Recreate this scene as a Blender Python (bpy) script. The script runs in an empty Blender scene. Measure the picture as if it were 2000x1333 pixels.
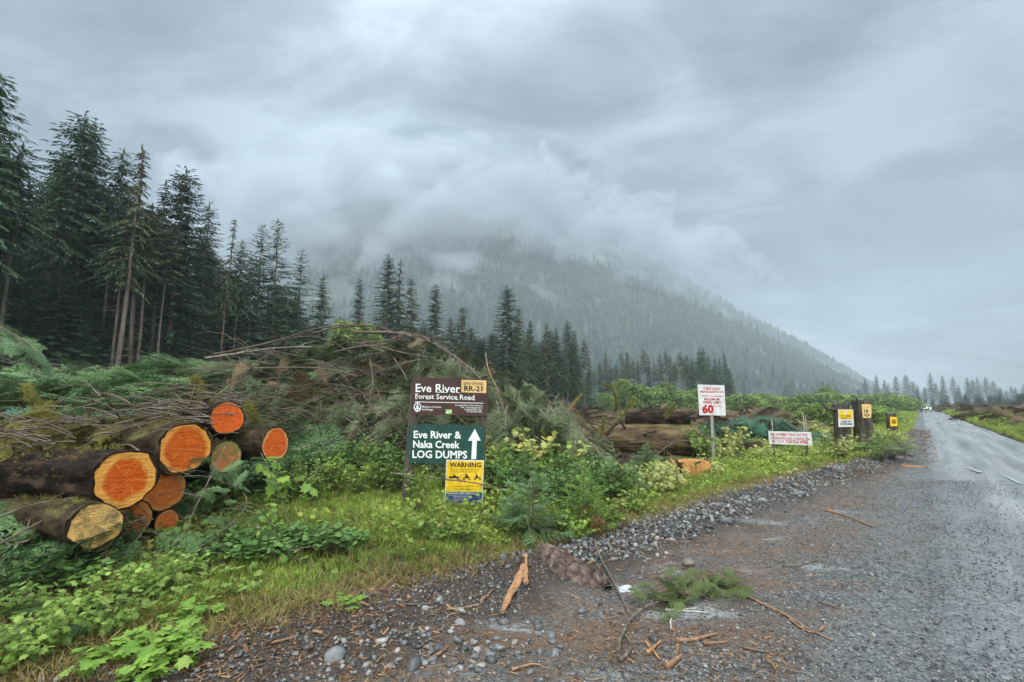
import bpy, math, random
import numpy as np
from mathutils import Vector, Matrix

rng = np.random.default_rng(7)
random.seed(7)
SC = bpy.context.scene
COL = SC.collection
R = math.radians

# ------------------------------------------------------------------ camera
F, CX, CY, PITCH, CAMH = 950.0, 1000.0, 666.5, R(7.4), 1.6
CP, SP = math.cos(PITCH), math.sin(PITCH)

def ray(px, py):
    u = -(py - CY) / F
    return np.array([(px - CX) / F, CP - u * SP, SP + u * CP])

def at(px, py, Y):
    d = ray(px, py)
    return np.array([0, 0, CAMH]) + d * (Y / d[1])

def gnd(px, py, z=None):
    """point of the terrain seen at this place of the photograph"""
    d = ray(px, py)
    zz = 0.0
    for _ in range(12):
        t = (CAMH - zz) / -d[2]
        p = np.array([d[0] * t, d[1] * t])
        zn = float(h(p[0], p[1])) if z is None else z
        zz = 0.5 * zz + 0.5 * zn
    return np.array([p[0], p[1], zz])

cam = bpy.data.cameras.new('camera')
cam.sensor_width = 36
cam.lens = 36 * F / 2000
cam.clip_start = 0.05
cam.clip_end = 20000
co = bpy.data.objects.new('camera', cam)
co.location = (0, 0, CAMH)
co.rotation_euler = (math.pi / 2 + PITCH, 0, 0)
COL.objects.link(co)
SC.camera = co

# ------------------------------------------------------------------ noise
def _hash(ix, iy, seed):
    n = (ix.astype(np.int64) * 374761393 + iy.astype(np.int64) * 668265263 + seed * 974711) & 0x7fffffff
    n = ((n ^ (n >> 13)) * 1274126177) & 0x7fffffff
    n = n ^ (n >> 16)
    return (n & 0xffff) / 65535.0

def vn(x, y, seed=0):
    x = np.asarray(x, float); y = np.asarray(y, float)
    ix = np.floor(x); iy = np.floor(y)
    fx = x - ix; fy = y - iy
    fx = fx * fx * (3 - 2 * fx); fy = fy * fy * (3 - 2 * fy)
    a = _hash(ix, iy, seed); b = _hash(ix + 1, iy, seed)
    c = _hash(ix, iy + 1, seed); d = _hash(ix + 1, iy + 1, seed)
    return (a * (1 - fx) + b * fx) * (1 - fy) + (c * (1 - fx) + d * fx) * fy - 0.5

def fbm(x, y, seed=0, o=4):
    s = 0; a = 1
    for i in range(o):
        s = s + a * vn(x * 2 ** i, y * 2 ** i, seed + i * 17)
        a *= 0.5
    return s

def ss(a, b, x):
    t = np.clip((np.asarray(x, float) - a) / (b - a), 0, 1)
    return t * t * (3 - 2 * t)

# ------------------------------------------------------------------ terrain
EY = np.array([-30, -5, 0, 2, 3.5, 5.04, 6.39, 9.29, 14.2, 26, 154, 2500])
EX = np.array([-42, -12, -6, -3.6, -1.72, 0.0, 1.61, 4.74, 10.25, 20.8, 127.5, 2080])

def edge_x(y):
    return np.interp(y, EY, EX) + 0.25 * vn(np.asarray(y, float) * 1.3, 0 * np.asarray(y, float), 5)

def lat(x, y):
    return 0.768 * x - 0.64 * y

def veg_d(x, y):
    """how far a point lies on the green side of the gravel edge"""
    return (edge_x(y) - x) * 0.72

def slash_mounds(x, y):
    z = 0.92 * np.exp(-((x + 3.3) / 2.7) ** 2 - ((y - 12.6) / 2.0) ** 2)
    z = z + 0.35 * np.exp(-((x + 0.3) / 2.2) ** 2 - ((y - 12.5) / 2.5) ** 2)
    z = z + 0.5 * np.exp(-((x + 9) / 3.0) ** 2 - ((y - 13.5) / 2.5) ** 2)
    z = z + 0.55 * np.exp(-((x - 9.6) / 2.6) ** 2 - ((y - 19) / 1.6) ** 2)
    return z

def h(x, y):
    x = np.asarray(x, float); y = np.asarray(y, float)
    d = veg_d(x, y)
    n = lat(x, y)
    v = ss(0, 0.9, d)
    z = 0.09 * v + 0.10 * ss(0.6, 5, d)
    z = z + v * (0.10 * fbm(x * 0.9, y * 0.9, 3) + 0.05 * fbm(x * 3.1, y * 3.1, 9, 3))
    z = z + 0.13 * np.exp(-((d + 0.15) / 0.4) ** 2) * ss(5.5, 7.5, y) * (0.6 + 1.2 * vn(x * 2.5, y * 2.5, 31))
    rise = ss(6.5, 17, y) * ss(2.5, -4.5, x)
    z = z + 2.0 * rise + slash_mounds(x, y) * ss(0.5, 3, d)
    z = z + 0.30 * ss(3, 10, d) * fbm(x * 0.33, y * 0.33, 12, 3) * ss(8, 20, y)
    # strip beyond the road
    rr = n - 3.2
    z = z + 0.25 * ss(0.1, 1.5, rr) + ss(0.3, 3, rr) * 0.25 * (0.5 + fbm(x * 0.4, y * 0.4, 22, 3))
    # gravel: the ground sits under the gravel and road sheets
    z = z - 0.05 * ss(0.1, -0.25, d) * ss(0.35, 0.0, rr)
    return z

def gravel_z(x, y):
    n = lat(x, y)
    d = veg_d(x, y)
    z = 0.012 * fbm(x * 1.3, y * 1.3, 41, 3) + 0.006 * vn(x * 9, y * 9, 42)
    z = z + 0.06 * ss(-0.5, 0.1, d) + 0.10 * np.exp(-((d + 0.15) / 0.4) ** 2) * ss(5.5, 7.5, y) * (0.6 + 1.2 * vn(x * 2.5, y * 2.5, 31))
    return z

# ------------------------------------------------------------------ mesh accumulators
class Geo:
    def __init__(s):
        s.v = []; s.n = 0; s.f3 = []; s.f4 = []; s.m3 = []; s.m4 = []
    def add(s, v, f3=None, f4=None, m=0):
        v = np.asarray(v, float).reshape(-1, 3)
        if f3 is not None and len(f3):
            f3 = np.asarray(f3, np.int64); s.f3.append(f3 + s.n); s.m3.append(np.full(len(f3), m))
        if f4 is not None and len(f4):
            f4 = np.asarray(f4, np.int64); s.f4.append(f4 + s.n); s.m4.append(np.full(len(f4), m))
        s.v.append(v); s.n += len(v)
        return s
    def arrays(s):
        v = np.concatenate(s.v) if s.v else np.zeros((0, 3))
        f3 = np.concatenate(s.f3) if s.f3 else np.zeros((0, 3), np.int64)
        f4 = np.concatenate(s.f4) if s.f4 else np.zeros((0, 4), np.int64)
        m3 = np.concatenate(s.m3) if s.m3 else np.zeros(0, int)
        m4 = np.concatenate(s.m4) if s.m4 else np.zeros(0, int)
        return v, f3, f4, m3, m4
    def join(s, g, M=None, t=(0, 0, 0), m=None):
        v, f3, f4, m3, m4 = g.arrays()
        if M is not None: v = v @ np.asarray(M).T
        v = v + np.asarray(t)
        if len(f3): s.f3.append(f3 + s.n); s.m3.append(m3 if m is None else np.full(len(f3), m))
        if len(f4): s.f4.append(f4 + s.n); s.m4.append(m4 if m is None else np.full(len(f4), m))
        s.v.append(v); s.n += len(v)
    def scatter(s, g, Ms, ts):
        """many transformed copies of g: Ms (k,3,3), ts (k,3)"""
        v, f3, f4, m3, m4 = g.arrays()
        k = len(ts)
        if k == 0: return
        V = np.einsum('kij,vj->kvi', Ms, v) + ts[:, None, :]
        off = (np.arange(k) * len(v))[:, None, None]
        if len(f3): s.f3.append((f3[None] + off).reshape(-1, 3) + s.n); s.m3.append(np.tile(m3, k))
        if len(f4): s.f4.append((f4[None] + off).reshape(-1, 4) + s.n); s.m4.append(np.tile(m4, k))
        s.v.append(V.reshape(-1, 3)); s.n += k * len(v)
    def mesh(s, name, mats, smooth=False):
        v, f3, f4, m3, m4 = s.arrays()
        me = bpy.data.meshes.new(name)
        me.vertices.add(len(v)); me.vertices.foreach_set('co', v.astype(np.float32).ravel())
        nl = len(f3) * 3 + len(f4) * 4
        me.loops.add(nl); me.polygons.add(len(f3) + len(f4))
        me.loops.foreach_set('vertex_index', np.concatenate([f3.ravel(), f4.ravel()]).astype(np.int32))
        st = np.concatenate([np.arange(len(f3)) * 3, len(f3) * 3 + np.arange(len(f4)) * 4])
        me.polygons.foreach_set('loop_start', st.astype(np.int32))
        for mm in (mats if isinstance(mats, (list, tuple)) else [mats]):
            me.materials.append(mm)
        me.polygons.foreach_set('material_index', np.concatenate([m3, m4]).astype(np.int32))
        me.polygons.foreach_set('use_smooth', np.full(len(f3) + len(f4), bool(smooth)))
        me.update(calc_edges=True)
        me.validate()
        return me
    def build(s, name, mats, parent=None, smooth=False):
        o = bpy.data.objects.new(name, s.mesh(name, mats, smooth))
        COL.objects.link(o)
        if parent is not None: o.parent = parent
        return o

def tag(o, label=None, cat=None, group=None, kind=None):
    if label: o['label'] = label
    if cat: o['category'] = cat
    if group: o['group'] = group
    if kind: o['kind'] = kind
    return o

def empty(name, loc, label, cat, group=None, rz=0):
    o = bpy.data.objects.new(name, None)
    o.empty_display_size = 0.2
    o.location = loc; o.rotation_euler = (0, 0, rz)
    COL.objects.link(o)
    return tag(o, label, cat, group)

def copy_tree(o, parent=None):
    c = o.copy(); COL.objects.link(c); c.parent = parent
    for ch in o.children: copy_tree(ch, c)
    return c

def rotm(yaw, pitch=0, roll=0):
    yaw, pitch, roll = np.broadcast_arrays(np.asarray(yaw, float), np.asarray(pitch, float), np.asarray(roll, float))
    cy, sy, cp, sp, cr, sr = np.cos(yaw), np.sin(yaw), np.cos(pitch), np.sin(pitch), np.cos(roll), np.sin(roll)
    z = np.zeros_like(cy); o = np.ones_like(cy)
    def st(*r): return np.stack([np.stack(q, -1) for q in r], -2)
    Z = st((cy, -sy, z), (sy, cy, z), (z, z, o))
    X = st((o, z, z), (z, cp, -sp), (z, sp, cp))
    Y = st((cr, z, sr), (z, o, z), (-sr, z, cr))
    return Z @ X @ Y          # local +Y points along yaw, tipped up by pitch

def frame(d):
    d = d / (np.linalg.norm(d) + 1e-9)
    a = np.array([0, 0, 1.0]) if abs(d[2]) < 0.9 else np.array([1.0, 0, 0])
    u = np.cross(d, a); u /= np.linalg.norm(u)
    return u, np.cross(u, d)

def tube(g, pts, rad, n=6, m=0, cap=True, rough=0.0, rs=None):
    pts = np.asarray(pts, float); k = len(pts)
    rad = np.broadcast_to(np.asarray(rad, float), (k,))
    ang = np.arange(n) * 2 * math.pi / n
    V = []
    d0 = pts[-1] - pts[0]
    u, w = frame(d0)
    for i in range(k):
        d = pts[min(i + 1, k - 1)] - pts[max(i - 1, 0)]
        d = d / (np.linalg.norm(d) + 1e-9)
        u = u - d * np.dot(u, d); u /= np.linalg.norm(u) + 1e-9
        w = np.cross(d, u)
        r = rad[i] * (1 + (rough * (rs or rng).normal(size=n) if rough else 0))
        V.append(pts[i] + np.outer(np.cos(ang) * r, u) + np.outer(np.sin(ang) * r, w))
    V = np.concatenate(V)
    i, j = np.meshgrid(np.arange(k - 1), np.arange(n), indexing='ij')
    a = (i * n + j).ravel(); b = (i * n + (j + 1) % n).ravel()
    f4 = np.stack([a, b, b + n, a + n], 1)
    f3 = []
    if cap:
        c0, c1 = len(V), len(V) + 1
        V = np.concatenate([V, pts[:1], pts[-1:]])
        for q in range(n):
            f3.append((c0, (q + 1) % n, q)); f3.append((c1, (k - 1) * n + q, (k - 1) * n + (q + 1) % n))
    g.add(V, np.array(f3) if f3 else None, f4, m)

def curve_pts(ctrl, n=24):
    """Catmull-Rom through the control points"""
    P = np.asarray(ctrl, float)
    if len(P) == 2: return np.linspace(P[0], P[1], n)
    P = np.vstack([2 * P[0] - P[1], P, 2 * P[-1] - P[-2]])
    out = []
    seg = len(P) - 3
    for t in np.linspace(0, seg - 1e-6, n):
        i = int(t); f = t - i
        a, b, c, d = P[i:i + 4]
        out.append(0.5 * (2 * b + (c - a) * f + (2 * a - 5 * b + 4 * c - d) * f * f + (3 * b - a - 3 * c + d) * f ** 3))
    return np.array(out)

def box(g, c, s, m=0, M=None):
    x, y, z = np.asarray(s) / 2
    v = np.array([(-x, -y, -z), (x, -y, -z), (x, y, -z), (-x, y, -z), (-x, -y, z), (x, -y, z), (x, y, z), (-x, y, z)])
    if M is not None: v = v @ np.asarray(M).T
    g.add(v + np.asarray(c), None, [(0, 3, 2, 1), (4, 5, 6, 7), (0, 1, 5, 4), (1, 2, 6, 5), (2, 3, 7, 6), (3, 0, 4, 7)], m)

def ico(sub=1):
    import bmesh
    b = bmesh.new(); bmesh.ops.create_icosphere(b, subdivisions=sub, radius=1)
    b.verts.ensure_lookup_table()
    v = np.array([q.co[:] for q in b.verts]); f = np.array([[w.index for w in q.verts] for q in b.faces]); b.free()
    return v, f

# ------------------------------------------------------------------ materials
def newmat(name):
    m = bpy.data.materials.new(name); m.use_nodes = True
    t = m.node_tree; t.nodes.clear()
    out = t.nodes.new('ShaderNodeOutputMaterial')
    return m, t, out

def N(t, typ, **kw):
    n = t.nodes.new(typ)
    for k, v in kw.items():
        if k.startswith('i_'):
            key = k[2:]
            key = int(key) if key.isdigit() else key.replace('_', ' ')
            if hasattr(v, 'is_output'): t.links.new(v, n.inputs[key])
            else: n.inputs[key].default_value = v
        else: setattr(n, k, v)
    return n

def c4(c): return (c[0], c[1], c[2], 1)

def ramp(t, fac, stops, interp='LINEAR'):
    r = t.nodes.new('ShaderNodeValToRGB'); r.color_ramp.interpolation = interp
    e = r.color_ramp.elements
    while len(e) > 1: e.remove(e[-1])
    e[0].position, e[0].color = stops[0][0], c4(stops[0][1])
    for p, c in stops[1:]:
        q = e.new(p); q.color = c4(c)
    t.links.new(fac, r.inputs[0])
    return r.outputs[0]

def noise(t, scale, coord=None, detail=4, rough=0.55, dist=0.0, out=0):
    n = N(t, 'ShaderNodeTexNoise', i_Scale=scale, i_Detail=detail, i_Roughness=rough, i_Distortion=dist)
    if coord is not None: t.links.new(coord, n.inputs['Vector'])
    return n.outputs[out]

def math_(t, op, a, b=None, c=None, clamp=False):
    n = t.nodes.new('ShaderNodeMath'); n.operation = op; n.use_clamp = clamp
    for i, q in enumerate((a, b, c)):
        if q is None: continue
        if hasattr(q, 'is_output'): t.links.new(q, n.inputs[i])
        else: n.inputs[i].default_value = q
    return n.outputs[0]

def mixc(t, fac, a, b, blend='MIX'):
    n = t.nodes.new('ShaderNodeMix'); n.data_type = 'RGBA'; n.blend_type = blend
    for key, q in ((0, fac), (6, a), (7, b)):
        if hasattr(q, 'is_output'): t.links.new(q, n.inputs[key])
        else: n.inputs[key].default_value = q if key == 0 else c4(q)
    return n.outputs[2]

def pos(t): return N(t, 'ShaderNodeNewGeometry').outputs['Position']
def objc(t): return N(t, 'ShaderNodeTexCoord').outputs['Object']
def island(t): return N(t, 'ShaderNodeNewGeometry').outputs['Random Per Island']

def leafmat(name, cols, transl=0.3, rough=0.5, nscale=0.6, nmix=0.35, orand=0.0):
    """cols: list of colours picked per leaf"""
    m, t, out = newmat(name)
    k = len(cols)
    col = ramp(t, island(t), [(i / max(k - 1, 1), c) for i, c in enumerate(cols)])
    nz = noise(t, nscale, pos(t), 3)
    br = ramp(t, nz, [(0.3, (1 - nmix,) * 3), (0.7, (1 + nmix,) * 3)])
    col = mixc(t, 1.0, col, br, 'MULTIPLY')
    if orand:
        rn = N(t, 'ShaderNodeObjectInfo').outputs['Random']
        col = mixc(t, 1.0, col, ramp(t, rn, [(0, (1 - orand, 1 - orand * .9, 1 - orand * .7)), (1, (1 + orand, 1 + orand * .8, 1 + orand * .4))]), 'MULTIPLY')
    p = N(t, 'ShaderNodeBsdfPrincipled', i_Base_Color=col, i_Roughness=rough)
    p.inputs['Specular IOR Level'].default_value = 0.18
    if transl > 0:
        tr = N(t, 'ShaderNodeBsdfTranslucent', i_Color=col)
        mx = N(t, 'ShaderNodeMixShader', i_0=transl)
        t.links.new(p.outputs[0], mx.inputs[1]); t.links.new(tr.outputs[0], mx.inputs[2])
        t.links.new(mx.outputs[0], out.inputs[0])
    else:
        t.links.new(p.outputs[0], out.inputs[0])
    return m

def surf(name, c1, c2, scale=4, rough=0.8, bump=0.3, detail=5, coord='pos', stretch=None, spec=0.4, bscale=None, dist=0.0, c3=None, rough2=None):
    m, t, out = newmat(name)
    v = pos(t) if coord == 'pos' else objc(t)
    if stretch:
        mp = N(t, 'ShaderNodeMapping', i_Scale=stretch); t.links.new(v, mp.inputs[0]); v = mp.outputs[0]
    nz = noise(t, scale, v, detail, 0.6, dist)
    stops = [(0.32, c1), (0.68, c2)] if c3 is None else [(0.3, c1), (0.5, c2), (0.7, c3)]
    col = ramp(t, nz, stops)
    p = N(t, 'ShaderNodeBsdfPrincipled', i_Base_Color=col, i_Roughness=rough)
    p.inputs['Specular IOR Level'].default_value = spec
    if rough2 is not None:
        rr = ramp(t, noise(t, scale * 0.5, v, 3), [(0.35, (rough,) * 3), (0.65, (rough2,) * 3)])
        t.links.new(rr, p.inputs['Roughness'])
    if bump:
        b = N(t, 'ShaderNodeBump', i_Strength=bump, i_Distance=0.02, i_Height=noise(t, bscale or scale * 3, v, 5, 0.65))
        t.links.new(b.outputs[0], p.inputs['Normal'])
    t.links.new(p.outputs[0], out.inputs[0])
    return m

def flat(name, c, rough=0.6, spec=0.25, metal=0.0, wear=0.22):
    """painted sheet with faint dirt and fading"""
    m, t, out = newmat(name)
    nz = math_(t, 'ADD', math_(t, 'MULTIPLY', noise(t, 5, pos(t), 7, 0.7), .6), math_(t, 'MULTIPLY', noise(t, 34, pos(t), 5, 0.7), .4))
    col = mixc(t, 1.0, c, ramp(t, nz, [(0.36, (1 - wear * 1.9, 1 - wear * 2.0, 1 - wear * 2.2)), (0.5, (1 - wear * .4,) * 3), (0.6, (1.0,) * 3)]), 'MULTIPLY')
    p = N(t, 'ShaderNodeBsdfPrincipled', i_Base_Color=col, i_Roughness=rough, i_Metallic=metal)
    p.inputs['Specular IOR Level'].default_value = spec
    t.links.new(p.outputs[0], out.inputs[0])
    return m

M = {}
M['needle_dark'] = leafmat('needle_dark', [(.026, .064, .036), (.044, .096, .050), (.068, .130, .060)], 0.2, 0.6, 0.35, 0.3, 0.25)
M['needle_olive'] = leafmat('needle_olive', [(.045, .072, .034), (.072, .100, .044), (.095, .105, .054)], 0.15, 0.6, 0.4, 0.35, 0.2)
M['needle_sapling'] = leafmat('needle_sapling', [(.095, .19, .09), (.15, .27, .115), (.22, .35, .15)], 0.25, 0.5, 3, 0.25, 0.12)
M['needle_lime'] = leafmat('needle_lime', [(.14, .25, .05), (.20, .34, .07), (.27, .40, .10)], 0.3, 0.5, 3, 0.25)
M['needle_slash'] = leafmat('needle_slash', [(.045, .105, .045), (.080, .160, .055), (.13, .20, .065), (.085, .18, .085)], 0.2, 0.55, 0.5, 0.5)
M['needle_hump'] = leafmat('needle_hump', [(.080, .115, .050), (.125, .160, .068), (.165, .18, .09), (.09, .155, .072), (.14, .115, .075)], 0.2, 0.6, 0.6, 0.45)
M['needle_fresh'] = leafmat('needle_fresh', [(.035, .11, .075), (.055, .16, .10), (.09, .21, .13)], 0.2, 0.5, 1.5, 0.3)
M['needle_brown'] = leafmat('needle_brown', [(.10, .065, .035), (.14, .09, .05), (.09, .085, .04)], 0.15, 0.7, 0.8, 0.4)
M['leaf_shrub'] = leafmat('leaf_shrub', [(.11, .19, .035), (.17, .27, .05), (.26, .36, .085), (.14, .23, .05)], 0.35, 0.42, 2.0, 0.25, 0.15)
M['leaf_pale'] = leafmat('leaf_pale', [(.34, .40, .11), (.42, .46, .17), (.50, .51, .22), (.30, .38, .10), (.50, .42, .12)], 0.35, 0.5, 1.2, 0.25, 0.15)
M['leaf_bright'] = leafmat('leaf_bright', [(.15, .29, .05), (.22, .37, .06), (.30, .42, .10), (.12, .25, .05)], 0.4, 0.38, 3.0, 0.2)
M['leaf_dark'] = leafmat('leaf_dark', [(.065, .14, .035), (.10, .20, .05), (.15, .26, .07)], 0.3, 0.4, 3.0, 0.25)
M['leaf_alder'] = leafmat('leaf_alder', [(.12, .20, .05), (.17, .26, .065), (.23, .31, .09)], 0.35, 0.55, 0.2, 0.25, 0.15)
M['leaf_brown'] = leafmat('leaf_brown', [(.20, .085, .03), (.28, .13, .05), (.14, .07, .03)], 0.2, 0.6, 3.0, 0.25)
M['grass'] = leafmat('grass', [(.12, .22, .035), (.22, .32, .045), (.34, .38, .07), (.16, .29, .05), (.38, .34, .12)], 0.35, 0.5, 0.9, 0.4)
M['grass_dry'] = leafmat('grass_dry', [(.22, .17, .07), (.30, .23, .10), (.20, .20, .06), (.14, .10, .05)], 0.25, 0.6, 1.5, 0.3)
M['needle_fallen'] = leafmat('needle_fallen', [(.055, .10, .030), (.085, .14, .04), (.13, .18, .055), (.11, .085, .045)], 0.2, 0.5, 4, 0.3)
M['fern'] = leafmat('fern', [(.11, .20, .05), (.16, .27, .075), (.22, .33, .11)], 0.3, 0.45, 3.0, 0.2)
M['twig'] = surf('twig', (.055, .040, .030), (.15, .115, .085), 6, 0.75, 0.3)
M['twig_grey'] = surf('twig_grey', (.10, .085, .07), (.26, .23, .19), 9, 0.75, 0.3)
M['stick_tan'] = surf('stick_tan', (.14, .075, .042), (.32, .19, .105), 26, 0.55, 0.4)
M['stick_grey'] = surf('stick_grey', (.045, .034, .027), (.15, .12, .095), 30, 0.75, 0.8, spec=.15, c3=(.34, .30, .25))
M['stick_pale'] = surf('stick_pale', (.22, .20, .17), (.55, .52, .46), 18, 0.6, 0.3)
M['fresh_wood'] = surf('fresh_wood', (.20, .10, .05), (.52, .28, .13), 22, 0.6, 0.8, stretch=(1, 1, 1))
M['trunk'] = surf('trunk', (.055, .040, .033), (.15, .115, .095), 2.2, 0.85, 0.6, stretch=(3, 3, .6), c3=(.20, .165, .135))
M['trunk_pale'] = surf('trunk_pale', (.07, .052, .043), (.19, .15, .125), 2.2, 0.85, 0.5, stretch=(3, 3, .6))
M['bark'] = surf('bark', (.005, .004, .004), (.018, .013, .010), 9, 0.7, 1.0, coord='obj', stretch=(.35, 1, 1), rough2=0.95, spec=.06, c3=(.075, .045, .030))
M['bark_mossy'] = surf('bark_mossy', (.010, .008, .006), (.050, .036, .022), 6, 0.75, 1.0, coord='obj', stretch=(.5, 1, 1), spec=.06, c3=(.11, .115, .045))
M['bark_brown'] = surf('bark_brown', (.030, .020, .013), (.10, .068, .042), 5, 0.8, 1.0, coord='obj', stretch=(.4, 1, 1), spec=.06, c3=(.19, .15, .07))
M['moss'] = leafmat('moss', [(.13, .14, .03), (.20, .20, .045), (.28, .26, .07), (.11, .10, .035)], 0.15, 0.8, 3, 0.35)
M['stone'] = None

# ------------------------------------------------------------------ render settings, light, sky
SC.render.engine = 'CYCLES'
SC.cycles.use_denoising = True
try: SC.cycles.denoiser = 'OPENIMAGEDENOISE'
except Exception: pass
SC.cycles.max_bounces = 6
SC.cycles.diffuse_bounces = 2
SC.cycles.glossy_bounces = 2
SC.cycles.transmission_bounces = 4
SC.cycles.transparent_max_bounces = 12
SC.cycles.volume_bounces = 2
SC.cycles.caustics_reflective = False
SC.cycles.caustics_refractive = False
SC.view_settings.view_transform = 'Standard'
SC.view_settings.look = 'None'
SC.view_settings.gamma = 1
SC.view_settings.exposure = 0.18

SUN_EL, SUN_AZ = R(58), R(200)      # azimuth clockwise from +Y: behind the camera
sd = bpy.data.lights.new('sun', 'SUN')
sd.energy = 1.5; sd.angle = R(40); sd.color = (1.0, 0.95, 0.86)
so = bpy.data.objects.new('sun', sd)
dirv = Vector((math.sin(SUN_AZ) * math.cos(SUN_EL), math.cos(SUN_AZ) * math.cos(SUN_EL), math.sin(SUN_EL)))
so.rotation_euler = dirv.to_track_quat('Z', 'Y').to_euler()
so.location = (0, -30, 80)
COL.objects.link(so)

W = bpy.data.worlds.new('World'); SC.world = W; W.use_nodes = True
def build_world():
    t = W.node_tree; t.nodes.clear()
    out = t.nodes.new('ShaderNodeOutputWorld')
    bg = N(t, 'ShaderNodeBackground', i_Strength=0.1)
    sky = N(t, 'ShaderNodeTexSky', sky_type='NISHITA', sun_disc=False, sun_elevation=SUN_EL, sun_rotation=SUN_AZ)
    d = N(t, 'ShaderNodeTexCoord').outputs['Generated']
    s = N(t, 'ShaderNodeSeparateXYZ', i_0=d)
    zc = math_(t, 'ADD', math_(t, 'MAXIMUM', s.outputs[2], 0.0), 0.22)
    cx = math_(t, 'DIVIDE', s.outputs[0], zc); cyy = math_(t, 'DIVIDE', s.outputs[1], zc)
    pc = N(t, 'ShaderNodeCombineXYZ', i_0=cx, i_1=cyy, i_2=3.7).outputs[0]
    big = noise(t, 0.85, pc, 5, 0.5, 0.4)
    mp = N(t, 'ShaderNodeMapping', i_Location=(5.2, 1.3, 0), i_Scale=(1.0, 1.5, 1)); t.links.new(pc, mp.inputs[0])
    fine = noise(t, 2.1, mp.outputs[0], 8, 0.58, 0.5)
    f = math_(t, 'ADD', math_(t, 'MULTIPLY', big, 0.58), math_(t, 'MULTIPLY', fine, 0.42))
    col = ramp(t, f, [(0.40, (0.46, 0.78, 1.15)), (0.46, (1.15, 1.62, 2.16)), (0.52, (2.10, 2.74, 3.36)), (0.60, (4.2, 5.15, 5.85))])
    # overcast: unseen sky overhead and behind the camera, boosted to light the foreground
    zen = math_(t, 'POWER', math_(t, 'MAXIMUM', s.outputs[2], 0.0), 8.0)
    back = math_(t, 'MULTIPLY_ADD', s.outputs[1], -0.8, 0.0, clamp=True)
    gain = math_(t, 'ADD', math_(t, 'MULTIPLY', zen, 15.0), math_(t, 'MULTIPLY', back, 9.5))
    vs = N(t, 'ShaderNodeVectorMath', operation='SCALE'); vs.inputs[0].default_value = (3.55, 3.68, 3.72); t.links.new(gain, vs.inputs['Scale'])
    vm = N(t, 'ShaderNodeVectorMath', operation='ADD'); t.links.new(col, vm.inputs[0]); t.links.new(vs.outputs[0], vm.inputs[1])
    # the thinner, brighter break in the cloud deck and the heavier banks either side of it
    lob = None
    for px, py, k_, a_ in ((760, 170, 9.0, .42), (1230, 60, 10.0, .22), (80, 60, 7.0, -.38), (1250, 330, 14.0, -.16), (1950, 330, 9.0, -.26), (560, 330, 30.0, .15)):
        dv = ray(px, py); dv = dv / np.linalg.norm(dv)
        dp = N(t, 'ShaderNodeVectorMath', operation='DOT_PRODUCT', i_0=d); dp.inputs[1].default_value = tuple(dv)
        g_ = math_(t, 'MULTIPLY', math_(t, 'POWER', math_(t, 'MAXIMUM', dp.outputs['Value'], 0.0), k_ * 2.2), a_)
        lob = g_ if lob is None else math_(t, 'ADD', lob, g_)
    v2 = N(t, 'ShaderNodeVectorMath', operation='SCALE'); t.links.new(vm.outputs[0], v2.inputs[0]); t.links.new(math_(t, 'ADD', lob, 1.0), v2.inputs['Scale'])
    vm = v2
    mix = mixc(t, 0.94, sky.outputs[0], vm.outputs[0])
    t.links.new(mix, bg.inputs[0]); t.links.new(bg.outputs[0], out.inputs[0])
build_world()

# ------------------------------------------------------------------ ground, gravel, road
def sgrid(lo, hi, d0, growth):
    """1-D coordinates: spacing d0 near zero growing outwards"""
    def side(L):
        out = [0.0]; d = d0
        while out[-1] < L:
            out.append(out[-1] + d); d *= growth
        return out
    a = side(-lo); b = side(hi)
    return np.array([-q for q in a[:0:-1]] + b)

def grid_geo(X, Y, Z):
    ny, nx = X.shape
    V = np.stack([X, Y, Z], -1).reshape(-1, 3)
    i, j = np.meshgrid(np.arange(ny - 1), np.arange(nx - 1), indexing='ij')
    a = (i * nx + j).ravel()
    return V, np.stack([a, a + 1, a + nx + 1, a + nx], 1)

def mat_ground():
    m, t, out = newmat('forest_ground')
    p_ = pos(t)
    a = noise(t, 0.55, p_, 5, 0.6); b = noise(t, 5, p_, 6, 0.65); c = noise(t, 38, p_, 4, 0.7)
    soil = ramp(t, c, [(0.3, (.012, .009, .007)), (0.55, (.036, .027, .018)), (0.75, (.085, .065, .042))])
    moss = ramp(t, b, [(0.3, (.055, .075, .018)), (0.6, (.14, .17, .035)), (0.8, (.22, .23, .06))])
    f = ramp(t, math_(t, 'ADD', math_(t, 'MULTIPLY', a, .6), math_(t, 'MULTIPLY', b, .4)), [(0.47, (0, 0, 0)), (0.64, (1, 1, 1))])
    col = mixc(t, f, soil, moss)
    pr = N(t, 'ShaderNodeBsdfPrincipled', i_Base_Color=col, i_Roughness=0.9)
    pr.inputs['Specular IOR Level'].default_value = .15
    bp = N(t, 'ShaderNodeBump', i_Strength=0.8, i_Distance=0.03, i_Height=math_(t, 'ADD', b, c))
    t.links.new(bp.outputs[0], pr.inputs['Normal']); t.links.new(pr.outputs[0], out.inputs[0])
    return m

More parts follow.
